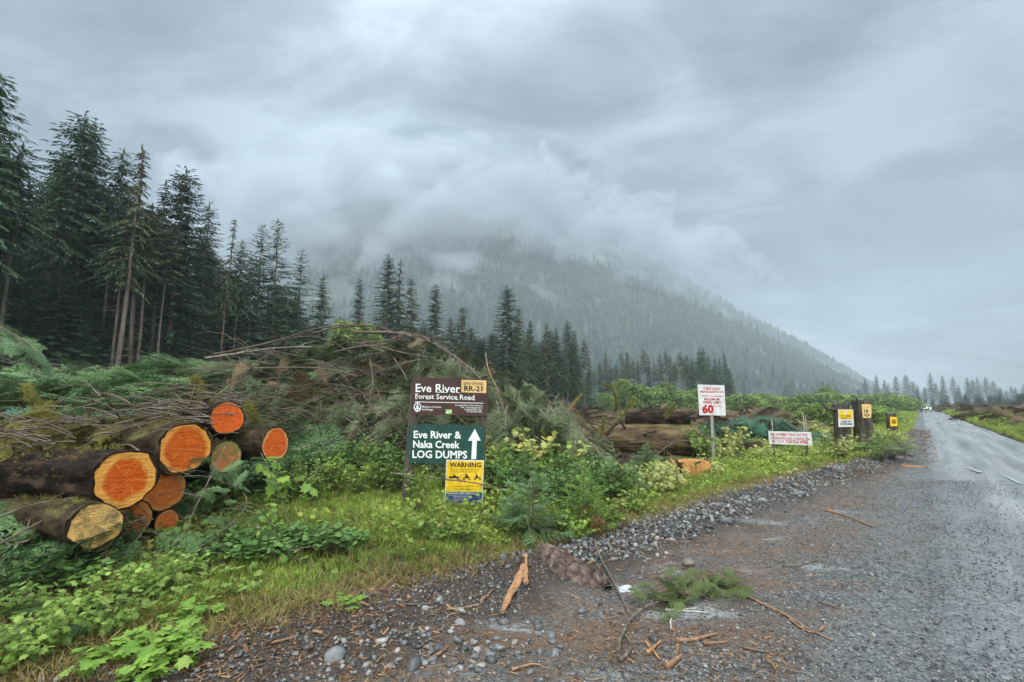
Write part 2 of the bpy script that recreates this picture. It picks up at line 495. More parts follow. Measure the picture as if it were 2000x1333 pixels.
def gravel_nodes(t, p_):
    vo = N(t, 'ShaderNodeTexVoronoi', i_Scale=42.0); t.links.new(p_, vo.inputs['Vector'])
    vs = N(t, 'ShaderNodeTexVoronoi', i_Scale=110.0); t.links.new(p_, vs.inputs['Vector'])
    sep = N(t, 'ShaderNodeSeparateColor', i_0=vo.outputs['Color'])
    peb = ramp(t, sep.outputs[0], [(0.0, (.035, .038, .040)), (.45, (.075, .080, .082)), (.8, (.135, .140, .138)), (1, (.24, .235, .22))])
    dirt = ramp(t, noise(t, 60, p_, 5, .7), [(.3, (.045, .038, .032)), (.7, (.14, .118, .098))])
    a = noise(t, 0.8, p_, 5, .6, .6)
    f = ramp(t, a, [(.40, (0, 0, 0)), (.58, (1, 1, 1))])
    col = mixc(t, f, peb, dirt)
    mp = N(t, 'ShaderNodeMapping', i_Rotation=(0, 0, R(-40)), i_Scale=(.55, 1.6, 1)); t.links.new(p_, mp.inputs[0])
    # brown needle litter in drifts
    lit = ramp(t, noise(t, 1.3, mp.outputs[0], 8, .75, .3), [(.44, (0, 0, 0)), (.60, (.85, .85, .85))])
    col = mixc(t, lit, col, ramp(t, noise(t, 90, p_, 3, .7), [(.3, (.055, .034, .022)), (.55, (.15, .085, .048)), (.75, (.27, .165, .095))]))
    # grey silt where water stood
    mp3 = N(t, 'ShaderNodeMapping', i_Location=(1.7, .6, 0), i_Rotation=(0, 0, R(-30)), i_Scale=(.8, 1.5, 1)); t.links.new(p_, mp3.inputs[0])
    silt = ramp(t, noise(t, 1.25, mp3.outputs[0], 6, .62, .5), [(.585, (0, 0, 0)), (.66, (.85, .85, .85))])
    col = mixc(t, math_(t, 'MULTIPLY', silt, ramp(t, noise(t, 30, p_, 5, .7), [(.35, (.35, .35, .35)), (.55, (1, 1, 1))])), col, (.28, .30, .305))
    # zones across the pull-off: black soil at the verge, brown litter, then loose blue-grey gravel by the road
    q_ = N(t, 'ShaderNodeSeparateXYZ', i_0=p_)
    wob = math_(t, 'MULTIPLY', math_(t, 'SUBTRACT', noise(t, 1.3, p_, 6, .65), .5), 1.5)
    e_ = math_(t, 'MULTIPLY', math_(t, 'ADD', math_(t, 'ADD', q_.outputs[0], math_(t, 'MULTIPLY', q_.outputs[1], -1.13)), 5.68), .66)
    e_ = math_(t, 'ADD', e_, wob)
    black = ramp(t, e_, [(.0, (1, 1, 1)), (.55, (.85, .85, .85)), (1.0, (0, 0, 0))])
    soil = ramp(t, noise(t, 55, p_, 5, .75), [(.35, (.012, .010, .009)), (.6, (.040, .030, .024)), (.78, (.10, .075, .055))])
    col = mixc(t, math_(t, 'MULTIPLY', black, .85), col, soil)
    ln_ = math_(t, 'ADD', math_(t, 'ADD', math_(t, 'MULTIPLY', q_.outputs[0], .768), math_(t, 'MULTIPLY', q_.outputs[1], -.64)), wob)
    grv = math_(t, 'MULTIPLY', ramp(t, math_(t, 'MULTIPLY_ADD', ln_, .25, .5), [(.26, (0, 0, 0)), (.40, (1, 1, 1))]), .9)
    loose = mixc(t, .5, mixc(t, 1.0, peb, (1.25, 1.36, 1.38), 'MULTIPLY'), ramp(t, noise(t, 48, p_, 4, .8), [(.35, (.020, .024, .026)), (.65, (.20, .215, .22))]))
    col = mixc(t, grv, col, loose)
    wet = ramp(t, noise(t, .7, p_, 4, .6, .3), [(.38, (.32, .32, .32)), (.62, (.7, .7, .7))])
    hgt = math_(t, 'ADD', math_(t, 'MULTIPLY', vo.outputs['Distance'], -1.0), math_(t, 'MULTIPLY', vs.outputs['Distance'], -.4))
    return col, wet, hgt

def mat_gravel():
    m, t, out = newmat('wet_gravel')
    col, wet, hgt = gravel_nodes(t, pos(t))
    pr = N(t, 'ShaderNodeBsdfPrincipled', i_Base_Color=col, i_Roughness=wet)
    pr.inputs['Specular IOR Level'].default_value = .35
    bp = N(t, 'ShaderNodeBump', i_Strength=1.0, i_Distance=0.016, i_Height=hgt)
    t.links.new(bp.outputs[0], pr.inputs['Normal']); t.links.new(pr.outputs[0], out.inputs[0])
    return m

def mat_road():
    m, t, out = newmat('wet_road')
    p_ = pos(t)
    mp = N(t, 'ShaderNodeMapping', i_Rotation=(0, 0, R(40.2))); t.links.new(p_, mp.inputs[0])
    mp2 = N(t, 'ShaderNodeMapping', i_Scale=(1.6, .09, 1)); t.links.new(mp.outputs[0], mp2.inputs[0])
    tracks = noise(t, 1.5, mp2.outputs[0], 5, .6, .15)
    grit = noise(t, 70, p_, 5, .75)
    vo = N(t, 'ShaderNodeTexVoronoi', i_Scale=60.0); t.links.new(p_, vo.inputs['Vector'])
    sep = N(t, 'ShaderNodeSeparateColor', i_0=vo.outputs['Color'])
    base = ramp(t, tracks, [(.30, (.095, .105, .110)), (.5, (.18, .195, .20)), (.7, (.28, .295, .30))])
    pebb = ramp(t, sep.outputs[0], [(0, (.5, .5, .5)), (.7, (1.0, 1.0, 1.0)), (1, (1.7, 1.7, 1.65))])
    col = mixc(t, .75, base, mixc(t, 1.0, base, pebb, 'MULTIPLY'))
    col = mixc(t, 1.0, col, ramp(t, grit, [(.3, (.65, .65, .65)), (.7, (1.3, 1.3, 1.3))]), 'MULTIPLY')
    wet = ramp(t, noise(t, .9, mp2.outputs[0], 4, .6, .2), [(.35, (.22, .22, .22)), (.65, (.55, .55, .55))])
    # loose gravel thrown over the road's left side
    gc, gw, gh = gravel_nodes(t, p_)
    spx = N(t, 'ShaderNodeSeparateXYZ', i_0=p_)
    ln = math_(t, 'ADD', math_(t, 'MULTIPLY', spx.outputs[0], .768), math_(t, 'MULTIPLY', spx.outputs[1], -.64))
    sl_ = math_(t, 'ADD', math_(t, 'MULTIPLY', spx.outputs[0], .64), math_(t, 'MULTIPLY', spx.outputs[1], .768))
    reach = ramp(t, math_(t, 'MULTIPLY', sl_, .04), [(.16, (1, 1, 1)), (.75, (.1, .1, .1))])
    v_ = math_(t, 'ADD', math_(t, 'DIVIDE', ln, math_(t, 'MULTIPLY_ADD', reach, 1.3, .05)), math_(t, 'MULTIPLY', math_(t, 'SUBTRACT', noise(t, 1.1, p_, 6, .65), .5), 1.6))
    f = ramp(t, v_, [(.25, (0, 0, 0)), (.95, (1, 1, 1))])
    col = mixc(t, f, gc, col); wet = mixc(t, f, gw, wet)
    pr = N(t, 'ShaderNodeBsdfPrincipled', i_Base_Color=col, i_Roughness=wet)
    hgt = math_(t, 'ADD', math_(t, 'MULTIPLY', vo.outputs['Distance'], -.8), grit)
    hgt = mixc(t, f, gh, hgt)
    bp = N(t, 'ShaderNodeBump', i_Strength=0.55, i_Distance=0.008, i_Height=hgt)
    t.links.new(bp.outputs[0], pr.inputs['Normal']); t.links.new(pr.outputs[0], out.inputs[0])
    return m

xs = sgrid(-1700, 1900, 0.09, 1.022); ys = np.concatenate([-sgrid(0, 160, .3, 1.08)[:0:-1], sgrid(0, 2100, 0.09, 1.022)])
GX, GY = np.meshgrid(xs, ys)
V, Fq = grid_geo(GX, GY, h(GX, GY))
g = Geo(); g.add(V, None, Fq)
tag(g.build('ground', mat_ground(), smooth=True), kind='structure')

# gravel pull-off between the verge and the road
rows = np.concatenate([np.arange(-14, 12, .07), np.geomspace(12, 400, 260)])
uu = np.linspace(0, 1, 90) ** 1.0
GYr = np.repeat(rows[:, None], len(uu), 1)
x0 = edge_x(rows) - 0.45; x1 = (0.05 + .64 * rows) / .768
x0 = np.minimum(x0, x1 - .2)
GXr = x0[:, None] * (1 - uu) + x1[:, None] * uu
V, Fq = grid_geo(GXr, GYr, gravel_z(GXr, GYr))
g = Geo(); g.add(V, None, Fq)
tag(g.build('gravel_shoulder', mat_gravel(), smooth=True), kind='structure')

# road strip
rs_ = np.concatenate([np.arange(-16, 20, .1), np.geomspace(20, 420, 220)])
nn = np.linspace(-.15, 3.15, 40)
Sg, Ng = np.meshgrid(rs_, nn, indexing='ij')
def sn(s, n): return s * .64 + n * .768, s * .768 - n * .64
RX, RY = sn(Sg, Ng + .12 * vn(Sg * .5, Sg * 0, 77) * (np.abs(Ng - 1.5) > 1.3))
RZ = .016 - .03 * np.exp(-((Ng - .8) / .25) ** 2) * .5 - .03 * np.exp(-((Ng - 2.3) / .25) ** 2) * .5 + .01 * fbm(Sg * .8, Ng * 1.5, 61, 3) - .05 * ss(2.8, 3.15, Ng) - .03 * ss(.2, -.15, Ng)
RZ = RZ + .012 * 0
V, Fq = grid_geo(RX, RY, RZ)
g = Geo(); g.add(V, None, Fq[:, ::-1])
tag(g.build('road', mat_road(), smooth=True), kind='structure')

# puddles: thin trickles lying across the road, and a wide one far off
def mat_water():
    m, t, out = newmat('puddle_water')
    pr = N(t, 'ShaderNodeBsdfPrincipled', i_Base_Color=(.30, .32, .33, 1), i_Roughness=.2)
    t.links.new(pr.outputs[0], out.inputs[0]); return m
MW = mat_water()
for ctrl, wd in (([(1862, 911), (1885, 914), (1908, 920), (1912, 923)], (3, 5, 6, 5)), ([(1938, 926), (1965, 932), (1990, 944), (2015, 950)], (2, 4, 6, 4))):
    P = [gnd(px, py, .02) for px, py in ctrl]
    P = curve_pts(P, 30)
    wv = np.interp(np.linspace(0, 1, 30), np.linspace(0, 1, len(wd)), wd) * .0060 * (1 + .5 * vn(np.arange(30) * .7, np.zeros(30), 3))
    a = P + np.stack([-wv * .3, wv * 1.6, 0 * wv + .012], 1); b = P - np.stack([-wv * .3, wv * 1.6, -.012 + 0 * wv], 1)
    g = Geo(); g.add(np.concatenate([a, b]), None, [(i, i + 30, i + 31, i + 1) for i in range(29)])
    tag(g.build('puddle', MW), kind='structure')

# ------------------------------------------------------------------ mountain, its forest, low cloud and haze
RP = np.array([[-900, 900], [300, 560], [560, 440], [700, 395], [800, 390], [900, 425], [1000, 440], [1100, 500], [1200, 540], [1300, 575], [1400, 625], [1500, 672], [1600, 722], [1680, 757], [1740, 792], [2000, 812], [2600, 815]])
YR = 950.0
RX_ = np.array([at(px, 500, YR)[0] for px in RP[:, 0]])
RZ_ = np.array([max(at(1000, py, YR)[2], -2) for py in RP[:, 1]])
RP2 = np.array([[900, 500], [1200, 470], [1330, 545], [1400, 588], [1450, 622], [1520, 655], [1600, 697], [1680, 744], [1730, 790], [2000, 812]])
YR2 = 1350.0
RX2 = np.array([at(px, 500, YR2)[0] for px in RP2[:, 0]])
RZ2 = np.array([max(at(1000, py, YR2)[2], -2) for py in RP2[:, 1]])
def mtn(x, y):
    z1 = np.interp(x * YR / np.clip(y, 430, YR), RX_, RZ_); z2 = np.interp(x * YR2 / np.clip(y, 700, YR2), RX2, RZ2)
    gul = fbm(x * .006, y * .004, 51, 4)
    a = np.clip((y - 430) / (YR - 430), 0, 1); b = np.clip((1350 - y) / (1350 - YR), 0, 1)
    s1 = z1 * np.where(y < YR, a ** 1.25, b) * (1 + .22 * gul * (1 - a))
    a2 = np.clip((y - 900) / (YR2 - 900), 0, 1); b2 = np.clip((1750 - y) / 400, 0, 1)
    s2 = z2 * np.where(y < YR2, a2, b2)
    return np.maximum(s1, s2) + 6 * fbm(x * .02, y * .02, 52, 3) * (np.maximum(s1, s2) > 4) - 1.5
MX, MY = np.meshgrid(np.linspace(-1500, 1300, 260), np.linspace(430, 1750, 170))
V, Fq = grid_geo(MX, MY, mtn(MX, MY))
g = Geo(); g.add(V, None, Fq)
tag(g.build('mountain', surf('mountain_soil', (.03, .045, .03), (.07, .085, .06), .05, .9, 0), smooth=True), kind='structure')

def tiny_tree(k, rs):
    g = Geo(); n = 6
    for lv, (z0, z1, r) in enumerate(((.12, .55, .20), (.35, .80, .15), (.6, 1.0, .09))):
        a = np.arange(n) * 2 * math.pi / n + lv
        rr = r * rs.uniform(.7, 1.25, n)
        v = np.concatenate([np.stack([np.cos(a) * rr, np.sin(a) * rr, np.full(n, z0) + rs.uniform(-.04, .04, n)], 1), [[0, 0, z1]]])
        g.add(v, [(i, (i + 1) % n, n) for i in range(n)])
    return g
M['far_forest'] = leafmat('far_forest', [(.010, .024, .017), (.018, .038, .024), (.036, .055, .030), (.06, .06, .035)], 0.0, .8, .012, .5)
g = Geo()
k = 26000
fx = rng.uniform(-560, 950, k); fy = rng.uniform(470, 1400, k)
fz = mtn(fx, fy)
gap = fbm(fx * .012, fy * .012, 71, 3)
# look only where the slope faces the valley; thin the stands in places
keep = (fz > 8) & (fx / fy * 950 < 715) & (gap > -.37) & ((fy < YR + 30) | (fx > 250))
fx, fy, fz = fx[keep], fy[keep], fz[keep]
hh = rng.uniform(13, 24, len(fx)) * np.clip((760 - fx / fy * 950) / 260, .3, 1) * np.where(rng.random(len(fx)) < .12, 1.35, 1.0) * (1 + .5 * np.clip(gap[keep], -.5, .6))
for q in range(4):
    s_ = slice(q, None, 4)
    Ms = rotm(rng.uniform(0, 6.28, len(fx[s_]))) * (hh[s_] * rng.uniform(.8, 1.2, len(fx[s_])))[:, None, None]
    Ms[:, 2, :] = 0; Ms[:, 2, 2] = hh[s_]
    g.scatter(tiny_tree(q, rng), Ms, np.stack([fx[s_], fy[s_], fz[s_] - 1], 1))
o = g.build('mountain_forest', M['far_forest'])
tag(o, 'dark conifer forest covering the misty mountain slope', 'forest', kind='stuff')

def cloud(px, py, Y, w, hgt, depth, dens, seed, cover=.5, roll=0, nsc=2.2):
    v, f = ico(4)
    rs = np.random.default_rng(seed)
    nz = fbm(v[:, 0] * 1.6 + seed, v[:, 2] * 2.2 + v[:, 1], seed, 3)
    v = v * (1 + .18 * nz)[:, None]
    m, t, out = newmat('cloud_vapour')
    oc = objc(t)
    r2 = N(t, 'ShaderNodeVectorMath', operation='LENGTH', i_0=oc).outputs['Value']
    mp = N(t, 'ShaderNodeMapping', i_Location=(seed * 3.1, seed * 1.7, 0), i_Scale=(w / hgt * .75, depth / hgt * .75, 1.0)); t.links.new(oc, mp.inputs[0])
    nz = noise(t, nsc, mp.outputs[0], 5, .6, .6)
    edge = math_(t, 'SUBTRACT', 1.0, r2)
    dn = math_(t, 'MULTIPLY', math_(t, 'SUBTRACT', math_(t, 'ADD', math_(t, 'MULTIPLY', edge, .42), math_(t, 'MULTIPLY', nz, 1.35)), 1.12 - cover * .5), dens * 4, clamp=False)
    dn = math_(t, 'MAXIMUM', dn, 0.0)
    pv = N(t, 'ShaderNodeVolumePrincipled', i_Color=(.55, .605, .66, 1), i_Density=dn, i_Anisotropy=0.0)
    t.links.new(pv.outputs[0], out.inputs['Volume'])
    me = bpy.data.meshes.new('cloud'); me.from_pydata(v.tolist(), [], f.tolist()); me.materials.append(m)
    o = bpy.data.objects.new('cloud', me); COL.objects.link(o)
    p = at(px, py, Y)
    o.location = p; o.scale = (w, depth, hgt); o.rotation_euler = (0, R(roll), 0)
    tag(o, kind='stuff')
    return o
if True:
    cloud(620, 450, 760, 400, 175, 120, .034, 1, .66)
    cloud(980, 395, 820, 340, 115, 110, .030, 2, .64, 8)
    cloud(1270, 480, 860, 270, 88, 90, .028, 3, .62, 18)
    cloud(880, 570, 660, 120, 50, 50, .016, 4, .42, 32)
    cloud(1050, 570, 680, 100, 36, 50, .014, 6, .38, 30)
    cloud(1330, 690, 560, 60, 14, 30, .008, 7, .36, 8)
    cloud(1500, 655, 900, 90, 22, 40, .010, 8, .36, 24)

def haze():
    g = Geo(); g2 = Geo()
    box(g, (100, 900, 215), (2800, 2200, 440))
    m, t, out = newmat('haze_air')
    pv = N(t, 'ShaderNodeVolumePrincipled', i_Color=(.70, .81, .90, 1), i_Density=.00052)
    t.links.new(pv.outputs[0], out.inputs['Volume'])
    o = g.build('haze', m)
    tag(o, kind='stuff')
haze()

# ------------------------------------------------------------------ conifers
def kites(P, D, Wd, L, up=None, sag=0.0):
    """flat pointed sprays: root P, direction D (unit), half width Wd, length L -> verts (k,4,3), quads"""
    k = len(P)
    upv = np.tile(np.array([0, 0, 1.0]), (k, 1)) if up is None else up
    S = np.cross(D, upv); S /= np.linalg.norm(S, axis=1, keepdims=True) + 1e-9
    mid = P + D * (L * .45)[:, None]; mid[:, 2] -= sag * L * .3
    tip = P + D * L[:, None]; tip[:, 2] -= sag * L
    Vv = np.stack([P, mid + S * Wd[:, None], tip, mid - S * Wd[:, None]], 1)
    return Vv.reshape(-1, 3), np.arange(k * 4).reshape(-1, 4)

def conifer(seed, H=20.0, cb=.3, Rm=2.6, dens=1.0, droop=.35, rb=.135, shape=.85, twig=.40, ragged=.3, top_bare=0.0, dead=18, lean=0.0, whorl=.23):
    rs = np.random.default_rng(seed)
    tr, cr = Geo(), Geo()
    zz = np.linspace(0, H, 14)
    bx = lean * (zz / H) ** 2 * H + .08 * rs.normal(size=14).cumsum() * .4
    by = .08 * rs.normal(size=14).cumsum() * .4
    bx -= bx[0]; by -= by[0]
    tube(tr, np.stack([bx, by, zz - .3], 1), rb * (1 - zz / H) ** .8 + .012, 8, rough=.04, rs=rs)
    def axis(z): return np.array([np.interp(z, zz, bx), np.interp(z, zz, by), z])
    # dead stubs below the crown
    for _ in range(dead):
        z = rs.uniform(.12, max(cb, .2) + .1) * H; a = rs.uniform(0, 6.28); L = rs.uniform(.3, 1.5)
        p = axis(z); d = np.array([math.cos(a), math.sin(a), rs.uniform(-.35, .1)])
        q = p + d * L; mid = p + d * L * .5 + np.array([0, 0, .06 * L])
        tube(tr, [p, mid, q], [.022, .014, .005], 3, cap=False)
    z = cb * H
    while z < H * .985:
        f = (H - z) / (H - cb * H)
        nb = rs.integers(4, 7)
        a0 = rs.uniform(0, 6.28)
        for b in range(nb):
            if rs.random() > dens: continue
            a = a0 + b * 6.283 / nb + rs.normal() * .4
            L = Rm * (f ** shape) * rs.uniform(1 - ragged, 1 + ragged * .6) + .12
            if f > .85: L *= rs.uniform(.35, 1)
            if f < top_bare: L *= .45
            rise = .35 * (1 - f) + rs.normal() * .08
            nseg = 6
            tt = np.linspace(0, 1, nseg)
            rad = L * tt
            zc = z + rs.uniform(-.4, .4) + rise * rad - droop * L * tt ** 2 * (.35 + f)
            base = axis(z)
            P = np.stack([base[0] + math.cos(a) * rad, base[1] + math.sin(a) * rad, zc], 1)
            tube(cr, P, .020 * L / Rm * (1 - tt) + .004, 3, m=1, cap=False)
            nt = max(3, int(L / .125))
            ts = np.linspace(.12, 1, nt) + rs.uniform(-.04, .04, nt)
            pt = np.stack([np.interp(ts, tt, P[:, i]) for i in range(3)], 1)
            T = np.gradient(P, axis=0); T /= np.linalg.norm(T, axis=1, keepdims=True)
            td = np.stack([np.interp(ts, tt, T[:, i]) for i in range(3)], 1)
            S = np.cross(td, [0, 0, 1.0]); S /= np.linalg.norm(S, axis=1, keepdims=True) + 1e-9
            for sgn in (-1, 1):
                ang = rs.uniform(.5, 1.1, nt)
                D = td * np.cos(ang)[:, None] + S * (sgn * np.sin(ang))[:, None] + np.array([0, 0, -1.0]) * rs.uniform(.05, .75, nt)[:, None] * (.4 + droop)
                D /= np.linalg.norm(D, axis=1, keepdims=True)
                Lt = twig * rs.uniform(.6, 1.3, nt) * (1 - .45 * ts) * min(1, .45 + L / Rm)
                upv = np.tile([0, 0, 1.0], (nt, 1)) + rs.normal(size=(nt, 3)) * .5
                v, q = kites(pt, D, Lt * rs.uniform(.12, .22, nt), Lt, upv, sag=.25)
                cr.add(v, None, q)
            # hanging and tip sprays
            v, q = kites(P[-1:], T[-1:], np.array([.09 * twig * 2]), np.array([twig * .9]), None, .2); cr.add(v, None, q)
        z += whorl * rs.uniform(.7, 1.3) * (.5 + .7 * f)
    v, q = kites(axis(H)[None] - [[0, 0, .5]], np.array([[0.05, 0.02, 1.0]]), np.array([.07]), np.array([.8]), np.array([[1.0, .3, 0]])); cr.add(v, None, q)
    return tr, cr

TREE = {}
def tree_proto(key, name, mat, trunkmat, **kw):
    tr, cr = conifer(**kw)
    TREE[key] = dict(name=name, H=kw['H'], trunk=tr.mesh('trunk', M[trunkmat], True), crown=cr.mesh('crown', [M[mat], M['twig']]))
tree_proto('hemlock', 'conifer_tree', 'needle_dark', 'trunk_pale', seed=1, H=21, cb=.52, Rm=2.7, rb=.115, droop=.45, ragged=.45, dens=.85, dead=34)
tree_proto('hemlock_full', 'conifer_tree', 'needle_dark', 'trunk', seed=2, H=21, cb=.40, Rm=2.7, droop=.5, ragged=.45, dens=.9, dead=24)
tree_proto('spruce', 'conifer_tree', 'needle_dark', 'trunk', seed=3, H=20, cb=.26, Rm=2.9, droop=.22, ragged=.25, shape=.75, dead=20)
tree_proto('tiered', 'conifer_tree', 'needle_dark', 'trunk', seed=4, H=18, cb=.22, Rm=2.5, droop=.12, ragged=.35, dens=.8, whorl=.32, dead=14)
tree_proto('thin', 'conifer_tree', 'needle_olive', 'trunk_pale', seed=5, H=20, cb=.45, Rm=1.3, droop=.8, ragged=.6, dens=.42, top_bare=.4, dead=40, lean=.02)
tree_proto('olive', 'conifer_tree', 'needle_olive', 'trunk', seed=6, H=17, cb=.22, Rm=2.4, droop=.35, ragged=.45, dens=.8, dead=30)
tree_proto('young', 'conifer_tree', 'needle_dark', 'trunk', seed=8, H=13, cb=.06, Rm=2.5, droop=.3, ragged=.3, shape=.8, rb=.15, dead=0)
tree_proto('narrow', 'conifer_tree', 'needle_dark', 'trunk', seed=9, H=17, cb=.12, Rm=1.9, droop=.3, ragged=.3, shape=.75, dead=10)
tree_proto('tuft', 'conifer_tree', 'needle_olive', 'trunk_pale', seed=10, H=17, cb=.62, Rm=2.2, droop=.3, ragged=.4, dens=.8, dead=26)

def put_tree(key, pxt, pyt, Y, label, group=None, wide=1.0, pxb=None, H=None, cat='tree'):
    p = TREE[key]
    top = at(pxt, pyt, Y)
    x = top[0] if pxb is None else at(pxb, 700, Y)[0]
    z = float(h(x, Y)) - .1
    Hh = (top[2] - z) if H is None else H
    o = empty(p['name'], (x, Y, z), label, cat, group, rng.uniform(0, 6.28))
    k = Hh / p['H']
    w = k ** .6 * wide * 1.22
    o.scale = (w, w, k)
    for nm in ('trunk', 'crown'):
        c = bpy.data.objects.new(nm, p[nm]); COL.objects.link(c); c.parent = o
    return o

EDGE = 'tall conifers along the edge of the left forest'
for a in [
 ('hemlock_full', 4, 150, 23, 'tallest feathery conifer cut by the left edge of the photo', 1.0),
 ('hemlock', 52, 285, 25, 'conifer with a bent thin tip and reddish bare trunk beside the leftmost tall tree', .95),
 ('hemlock', 162, 222, 30, 'tall broad conifer with a long pale bare trunk, taller of two joined tops', 1.15),
 ('spruce', 190, 240, 32, 'pointed dark conifer close behind the tall pale trunk, slightly lower top', .75),
 ('hemlock_full', 118, 330, 33, 'shaggy conifer filling the gap left of the tall pale trunk', .9),
 ('hemlock', 238, 292, 31, 'bushy topped conifer between the tall pale trunk and the thin bare tops', .95),
 ('thin', 272, 288, 29, 'thin sparse conifer with a long pale trunk and drooping bare tip', 1.0),
 ('thin', 296, 292, 31, 'wispy conifer with hooked bare tip, right of the pale thin trunk', 1.0),
 ('thin', 322, 350, 33, 'low wispy olive conifer left of the broad dark spruce', 1.1),
 ('spruce', 362, 330, 34, 'broad dark spruce with an even pointed crown in the left forest', 1.1),
 ('olive', 412, 400, 38, 'olive tiered conifer just right of the broad dark spruce', .95),
 ('thin', 452, 424, 38, 'very thin nearly bare conifer with hooked tip beside the olive tree', .8),
 ('tiered', 513, 438, 44, 'left one of twin dark conifers with open tiered branches', .9),
 ('tiered', 545, 431, 45, 'right one of twin dark conifers with open tiered branches, the taller', .95),
 ('young', 492, 500, 41, 'rounded bushy dark conifer in front of the twin tiered trees', 1.0),
 ('tiered', 590, 490, 47, 'dark tiered conifer standing alone right of the twin conifers', .95),
 ('young', 560, 555, 42, 'low dense bluish conifer under the twin tiered trees', 1.1),
 ('young', 632, 540, 50, 'soft pointed green conifer left of the small lone spire', .8),
 ('narrow', 702, 545, 62, 'small lone spire of a conifer standing clear against the mist', .75),
 ('spruce', 757, 499, 56, 'dense dark spruce with the highest top above the arching branches', .85),
 ('thin', 776, 506, 57, 'thin pale green conifer leaning on the dense spruce above the arching branches', 1.2),
 ('olive', 802, 540, 57, 'olive pointed conifer at the right side of the dense spruce', .8),
 ('narrow', 850, 556, 58, 'slim spire shaped conifer above the brown road sign, with gaps on both sides', .95),
 ('young', 880, 622, 56, 'short dark conifer left of the round topped one, above the brown sign', .8),
 ('olive', 906, 597, 57, 'dark round topped conifer with brown lower branches behind the brown sign', 1.0),
 ('spruce', 988, 560, 58, 'large pointed conifer with two bare trunks right of the brown sign', 1.0),
 ('olive', 1012, 600, 61, 'olive conifer tucked behind the large pointed conifer', .85),
 ('narrow', 1036, 626, 66, 'pale narrow conifer just right of the large pointed one', .8),
 ('olive', 1068, 630, 68, 'reddish olive conifer with a thin crown in the centre clump', .85),
 ('narrow', 1086, 640, 69, 'slender conifer between the reddish one and the pointed dark one', .7),
 ('spruce', 1106, 627, 70, 'pointed dark conifer, tallest at the right end of the centre clump', .8),
 ('narrow', 1122, 646, 72, 'narrow conifer leaning on the right side of the centre clump', .8),
 ('tuft', 1139, 664, 76, 'last thin conifer at the right end of the centre clump', .75),
]:
    key, px, py, Y, lab, w = a
    put_tree(key, px, py, Y, lab, EDGE, w)
# trunks that stand in front of the dark stand
for key, px, py, Y, lab, w, pxb in [
 ('hemlock', 128, 300, 28.5, 'conifer with a reddish brown bare trunk left of the tall pale trunk', .8, 92),
 ('hemlock', 255, 360, 30, 'conifer with a thick reddish bare trunk between the two pale trunks', .85, 205),
 ('tuft', 300, 400, 31, 'slim conifer with a mottled bare trunk right of the thin pale trunk', .8, 262),
 ('tuft', 330, 430, 32, 'slim dark trunked conifer left of the broad dark spruce trunk', .7, 292),
 ('hemlock', 472, 470, 39, 'conifer with a straight dark red trunk under the thin bare tip', .7, 462)]:
    put_tree(key, px, py, Y, lab, EDGE, w)
EDGEY = lambda px: np.interp(px, [-200, 0, 300, 600, 900, 1150], [20, 25, 32, 45, 58, 76])
TOPY = lambda px: np.interp(px, [-200, 0, 60, 160, 240, 360, 420, 480, 560, 640, 720, 800, 900, 1000, 1150], [180, 260, 380, 340, 390, 430, 480, 540, 560, 610, 620, 600, 650, 640, 700])
rt = np.random.default_rng(21)
for i in range(84):
    px = -160 + (1150 + 160) * ((i + rt.uniform(0, 1)) / 84) ** 1.25
    Y = EDGEY(px) + rt.uniform(2.5, 22)
    py = TOPY(px) + rt.uniform(-5, 70)
    key = rt.choice(['young', 'hemlock_full', 'spruce', 'narrow', 'young', 'olive'])
    put_tree(key, px, py, Y, 'dark conifer crowded in the shade behind the front row of the left forest', 'conifers deeper in the left forest', rt.uniform(.9, 1.25))
for i in range(34):
    px = -80 + i * 21 + rt.uniform(-8, 8)
    Y = EDGEY(px) + rt.uniform(1.0, 4.5)
    put_tree('young', px, 700, Y, 'low shaded young conifer between the bare trunks of the left forest', 'young conifers under the left forest', 1.25, H=rt.uniform(4.0, 8.5) * (1.0 if px < 500 else .7))

for i in range(26):
    px = 610 + i * 21 + rt.uniform(-9, 9)
    put_tree(rt.choice(['young', 'spruce', 'young', 'olive']), px, rt.uniform(632, 690) + max(0, (px - 900)) * .06, EDGEY(px) + rt.uniform(1, 9), 'bushy conifer filling the low tree line behind the slash heap and road signs', 'low tree line behind the slash heap', rt.uniform(1.1, 1.5))
ROW = 'conifers in the row behind the clearing and speed sign'
for i, px in enumerate(np.linspace(1150, 1425, 27)):
    py = 693 + 12 * math.sin(i * 1.7) + rt.uniform(-7, 10) + (10 if px < 1200 else 0) + (16 if px > 1405 else 0)
    put_tree(rt.choice(['spruce', 'olive', 'hemlock_full', 'narrow', 'tuft']), px, py, rt.uniform(112, 135), 'dark green conifer in the even row behind the clearing', ROW, rt.uniform(.75, 1.0))
put_tree('tuft', 1338, 700, 108, 'conifer with a white bare trunk at the front of the clearing row', ROW, .8)
put_tree('tuft', 1316, 708, 110, 'thinner pale trunked conifer left of the white bare trunk in the clearing row', ROW, .8)
put_tree('hemlock', 1366, 680, 112, 'tallest conifer of the row, just above the speed limit sign', ROW, .8)
put_tree('hemlock_full', 1396, 698, 112, 'ragged dark conifer right above the speed limit sign corner', ROW, .7)
put_tree('tiered', 1420, 712, 112, 'thin see-through conifer ending the row right of the speed limit sign', ROW, .7)

